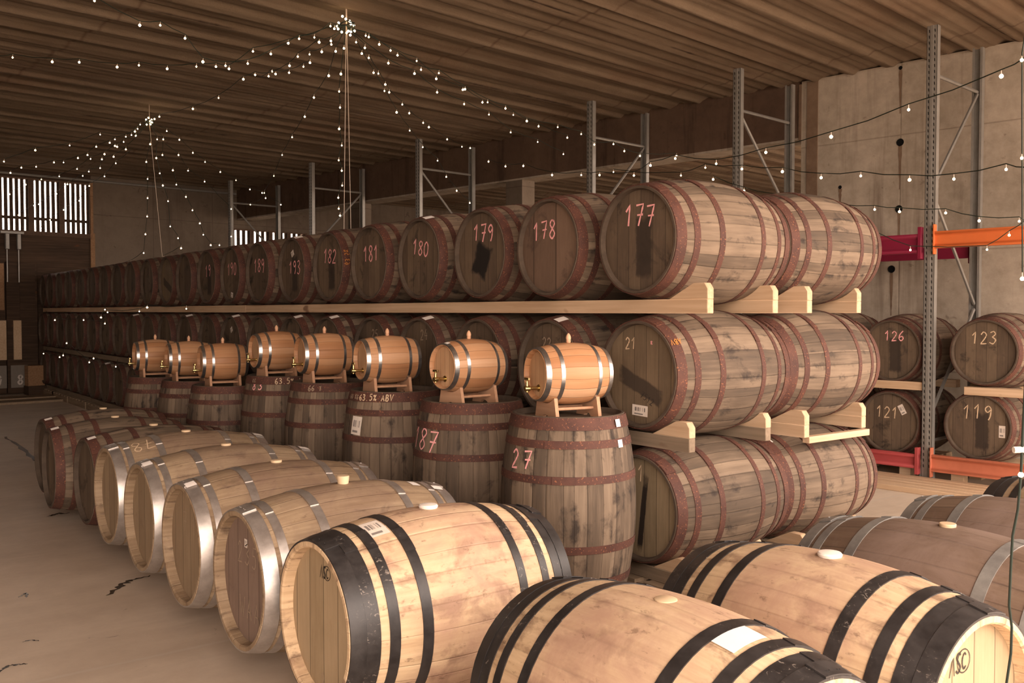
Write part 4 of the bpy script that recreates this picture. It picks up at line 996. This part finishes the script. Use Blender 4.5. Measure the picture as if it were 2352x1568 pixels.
# ------------------------------------------------------------------ string lights
BULB = MB(); BULB.lathe([(-.014, .0005), (-.012, .007), (-.006, .012), (.001, .0135), (.008, .011), (.012, .006)], 10, T=Matrix.Rotation(PI / 2, 4, 'Y')); BULB = BULB.mesh('bulb', 'bulb_glow', fix=True)
LEADM = MB().tube([(0, 0, .010), (.004, .003, .034)], .0028, 5).mesh('lamp_lead', 'lead_plastic')
def light_string(label, pts, d0, d1, bulbs=None, start=None, end=None, bs=1.0):
    """pts: pixel waypoints that are bulbs (px,py); depth runs evenly in 3D from d0 to d1"""
    P = []
    L = [0]
    for i in range(1, len(pts)): L.append(L[-1] + math.dist(pts[i], pts[i - 1]))
    # perspective-correct depth between the ends
    for i, (x_, y_) in enumerate(pts):
        f = L[i] / L[-1]; d = 1 / ((1 - f) / d0 + f / d1); P.append(at(x_, y_, d))
    wire = [p + Vector((0, 0, .032)) for p in P]
    tp = lambda q: q if isinstance(q, Vector) else at(*q)
    if start: wire.insert(0, tp(start))
    if end: wire.append(tp(end))
    # smooth wire
    W = [wire[0]]
    for i in range(1, len(wire)):
        m2 = (wire[i - 1] + wire[i]) / 2; d = (wire[i] - wire[i - 1]).length
        W.append(m2 - Vector((0, 0, .006 + d * .01))); W.append(wire[i])
    root = W[0]
    e = empty('string_light', root, 0, label, 'string light', 'strings of small bulbs under the ceiling')
    link('cable', MB().tube([q - root for q in W], .0033, 5).mesh('cable', 'cable'), e)
    for p in P:
        s_ = bs * rnd.uniform(.5, .8)
        link('bulb', BULB, e, Matrix.Translation(p - root) @ Matrix.Scale(s_, 4))
        link('lamp_lead', LEADM, e, Matrix.Translation(p - root))
A1 = (795, 58, 7.9); A2 = (343, 280, 11.6)
LS = [
 ('light string from the top left corner of the photo to the near cluster', [(217, 2), (321, 58), (368, 58), (425, 88), (466, 142), (518, 151), (569, 146), (622, 124), (687, 89), (722, 86), (759, 60)], 7.0, 7.9, None, A1),
 ('light string sagging across the upper left edge to the near cluster', [(29, 132), (120, 142), (182, 143), (269, 154), (319, 150), (384, 158), (451, 153), (496, 153), (526, 158), (581, 118), (662, 99), (768, 66)], 8.6, 7.9, (0, 128, 8.6), A1),
 ('light string linking the near bulb cluster to the far bulb cluster', [(366, 268), (443, 250), (502, 225), (559, 182), (586, 172), (617, 175), (665, 151), (684, 130), (733, 97), (760, 94)], 11.6, 7.9, A2, A1),
 ('short light string under the near cluster on its left side', [(625, 164), (633, 170), (664, 167), (697, 153), (712, 144), (711, 125), (739, 119), (761, 102)], 9.4, 7.9, (600, 176, 10), A1),
 ('light string dropping down left from the near cluster towards the far frames', [(771, 118), (755, 174), (721, 224), (700, 268), (671, 315), (648, 356), (629, 404), (607, 443), (610, 455), (575, 470)], 8.0, 16, A1, None),
 ('light string hanging almost straight down beside the white cord', [(790, 111), (783, 170), (779, 210), (781, 247), (779, 296), (785, 334), (778, 368), (785, 392), (786, 426), (777, 454), (778, 479), (781, 495)], 7.95, 9.3, A1, None),
 ('light string from the near cluster to the frame rising behind barrel 180', [(806, 73), (818, 97), (831, 123), (858, 167), (883, 209), (911, 258), (941, 300), (971, 338), (1005, 369), (1025, 406), (1049, 438), (1079, 466)], 7.9, 13.4, A1, None),
 ('light string from the near cluster to the rear post behind barrel 179', [(838, 110), (847, 133), (869, 169), (885, 194), (894, 212), (924, 240), (940, 260), (972, 282), (985, 292), (1027, 320), (1061, 337), (1080, 340)], 7.9, 13.8, A1, None),
 ('upper long light string from the near cluster along the ceiling to the lintel', [(840, 82), (871, 102), (913, 127), (967, 160), (1008, 168), (1068, 205), (1120, 235), (1161, 249), (1210, 278), (1281, 292), (1335, 308), (1365, 332), (1409, 331), (1434, 347), (1470, 358), (1554, 357)], 7.9, 11.6, A1, None),
 ('twin light string just below the upper long one to the lintel', [(847, 85), (897, 116), (957, 140), (1002, 181), (1063, 206), (1108, 235), (1179, 264), (1237, 290), (1303, 316)], 7.9, 11.8, A1, None),
 ('light string fanning right from the near cluster to behind barrel 178', [(892, 145), (952, 169), (1004, 212), (1066, 239), (1123, 263), (1173, 304), (1235, 326), (1294, 354)], 7.95, 11.5, A1, None),
 ('dark green light string rising to the upper right corner of the photo', [(1122, 371), (1161, 382), (1202, 381), (1268, 402), (1335, 402), (1377, 402), (1456, 403), (1494, 380), (1551, 364), (1645, 376), (1759, 350), (1909, 314), (2087, 252), (2300, 175)], 12, 4.6, None, (2360, 128, 4.4)),
 ('nearly level light string crossing the grey frame above the orange beam', [(1409, 395), (1564, 403), (1620, 385), (1704, 388), (1797, 394), (1886, 408), (1977, 404), (2089, 413), (2191, 411), (2311, 389)], 10.4, 5.2, None, (2360, 384, 5.0)),
 ('light string just above the near barrel tops running right across the wall', [(1638, 412), (1709, 438), (1775, 453), (1854, 457), (1924, 477), (2009, 481), (2066, 486), (2172, 489), (2249, 507), (2341, 508)], 8.6, 6.8, None, (2360, 508, 6.8)),
 ('light string draped along the crimson and orange beams', [(1983, 538), (2015, 543), (2091, 574), (2267, 573), (2318, 540)], 7.4, 6.9, None, (2362, 500, 6.8)),
 ('far light string reaching the left edge above the slatted window', [(322, 286), (310, 302), (289, 314), (230, 309), (160, 334), (81, 345), (9, 371)], 11.6, 11.4, A2, None),
 ('far light string running left over the second window panel', [(316, 296), (302, 310), (264, 320), (252, 328), (221, 337), (201, 356), (179, 363), (146, 373), (124, 373), (83, 383), (49, 385), (24, 397)], 11.6, 13.0, A2, None),
 ('far light string dropping left across the window slats', [(312, 312), (284, 326), (269, 337), (264, 335), (240, 354), (208, 365), (177, 388), (136, 405), (95, 412), (59, 424), (22, 446)], 11.7, 14.5, A2, None),
 ('far light string steepest across the middle of the window slats', [(289, 343), (261, 360), (234, 366), (230, 386), (204, 394), (190, 404), (155, 423), (130, 445), (89, 469), (78, 472), (42, 494)], 11.7, 15.5, A2, None),
 ('far light string falling to the lower right of the slatted window', [(266, 375), (240, 405), (205, 427), (182, 461), (146, 482), (115, 505), (94, 524)], 12.5, 15.8, (300, 345, 12), None),
 ('far light string hanging left of the far cord down to the barrels', [(345, 331), (336, 372), (339, 411), (339, 455), (338, 497), (334, 538), (330, 581), (300, 603), (212, 624)], 11.7, 14.5, A2, None),
 ('far light string just right of the far cord down to the top tier', [(361, 320), (359, 363), (367, 398), (374, 426), (386, 462), (391, 520), (409, 547), (416, 570), (376, 592), (381, 633)], 11.7, 12.2, A2, None),
 ('far light string fanning right towards the far grey frame', [(375, 320), (373, 356), (397, 391), (405, 424), (427, 452), (442, 483), (459, 513), (467, 539), (484, 563), (504, 563)], 11.7, 13.2, A2, None),
 ('far light string rising right to the farthest frame top', [(383, 301), (412, 321), (443, 351), (471, 372), (506, 395), (542, 414), (574, 435), (602, 443), (645, 470)], 11.7, 17.0, A2, None),
 ('far light string low on the right ending at the far frame', [(410, 356), (432, 392), (470, 417), (531, 480), (531, 543)], 12.2, 16.5, (380, 330, 12), None),
 ('light string lying along the far top-tier timber', [(428, 709), (338, 706), (320, 715), (247, 717), (241, 711), (232, 729), (241, 743), (192, 735), (126, 735)], 9.75, 14.6, Vector((3.45, 10.6, 1.50)), Vector((3.45, 18.4, 1.50))),
 ('light string lying along the far middle-tier timber', [(266, 842), (215, 823), (205, 832), (153, 788), (145, 816), (137, 820), (100, 812)], 12.0, 15.3, Vector((3.45, 13.6, .82)), Vector((3.45, 18.3, .82))),
]
LS.append(('short light string hanging down at the right edge of the photo', [(2347, 138), (2347, 363), (2348, 640)], 4.4, 4.6, (2362, 20, 4.4), None))
for lab, pts, a, b_, s_, e_ in LS: light_string(lab, pts, a, b_, None, s_, e_)
# bulb clusters wound round the tops of the two hanging cords
def cluster(A, label, n, rr_):
    c = at(*A); e = empty('bulb_cluster', c, 0, label, 'string light', 'wound bulb clusters'); g2 = random.Random(n)
    link('cable', MB().tube([Vector((rr_ * math.cos(q), rr_ * math.sin(q), .02 * math.sin(q * 1.7))) for q in [k * .5 for k in range(26)]], .005, 5).mesh('cable', 'cable'), e)
    for k in range(n):
        q = Vector((g2.uniform(-1, 1), g2.uniform(-1, 1), g2.uniform(-1.2, 1.0))) * rr_
        link('bulb', BULB, e, Matrix.Translation(q) @ Matrix.Scale(.75, 4))
    return c
c1 = cluster(A1, 'bright knot of bulbs at the top of the near white cord', 14, .07)
c2 = cluster(A2, 'bright knot of bulbs at the top of the far white cord', 10, .05)
def cord(c, feet, label):
    e = empty('hanging_cord', Vector((c.x, c.y, CH)), 0, label, 'cord', 'white support cords'); r0 = Vector((c.x, c.y, CH))
    for k, f in enumerate(feet):
        link('cord_strand', MB().tube([Vector((.006 * k, 0, 0)), c - r0 + Vector((.006 * k, 0, 0)), at(*f) - r0], .0032, 5).mesh('cord_strand', 'cord_white'), e)
cord(c1, [(790, 530, 8.2), (806, 530, 8.5)], 'pair of thin white cords hanging through the near bulb knot')
cord(c2, [(373, 592, 11.9)], 'single thin white cord hanging through the far bulb knot')
# the near green cable hanging down at the right edge
W = [Vector((at(2356, 860, 1.6).x, at(2356, 860, 1.6).y, CH)), at(2366, 400, 1.6)] + [at(x_, y_, 1.6) for x_, y_ in ((2356, 860), (2349, 1000), (2345, 1090), (2338, 1170), (2326, 1230), (2322, 1300), (2318, 1390), (2324, 1440), (2322, 1500), (2312, 1568), (2305, 1640))]
e = empty('string_light', W[0], 0, 'green twisted light cable hanging down close to the right edge', 'string light')
link('cable', MB().tube([q - W[0] for q in W], .0022, 6).mesh('cable', 'cable_green' if 'cable_green' in M else 'cable'), e)
for k, p in enumerate((W[4],)): link('bulb', BULB, e, Matrix.Translation(p - W[0]) @ Matrix.Scale(.35, 4))
link('plug', MB().tube([Vector((0, 0, 0)), Vector((.028, -.02, .001))], .0055, 8).mesh('plug', 'white_bung'), e, Matrix.Translation(at(2328, 1033, 1.6) - W[0]))
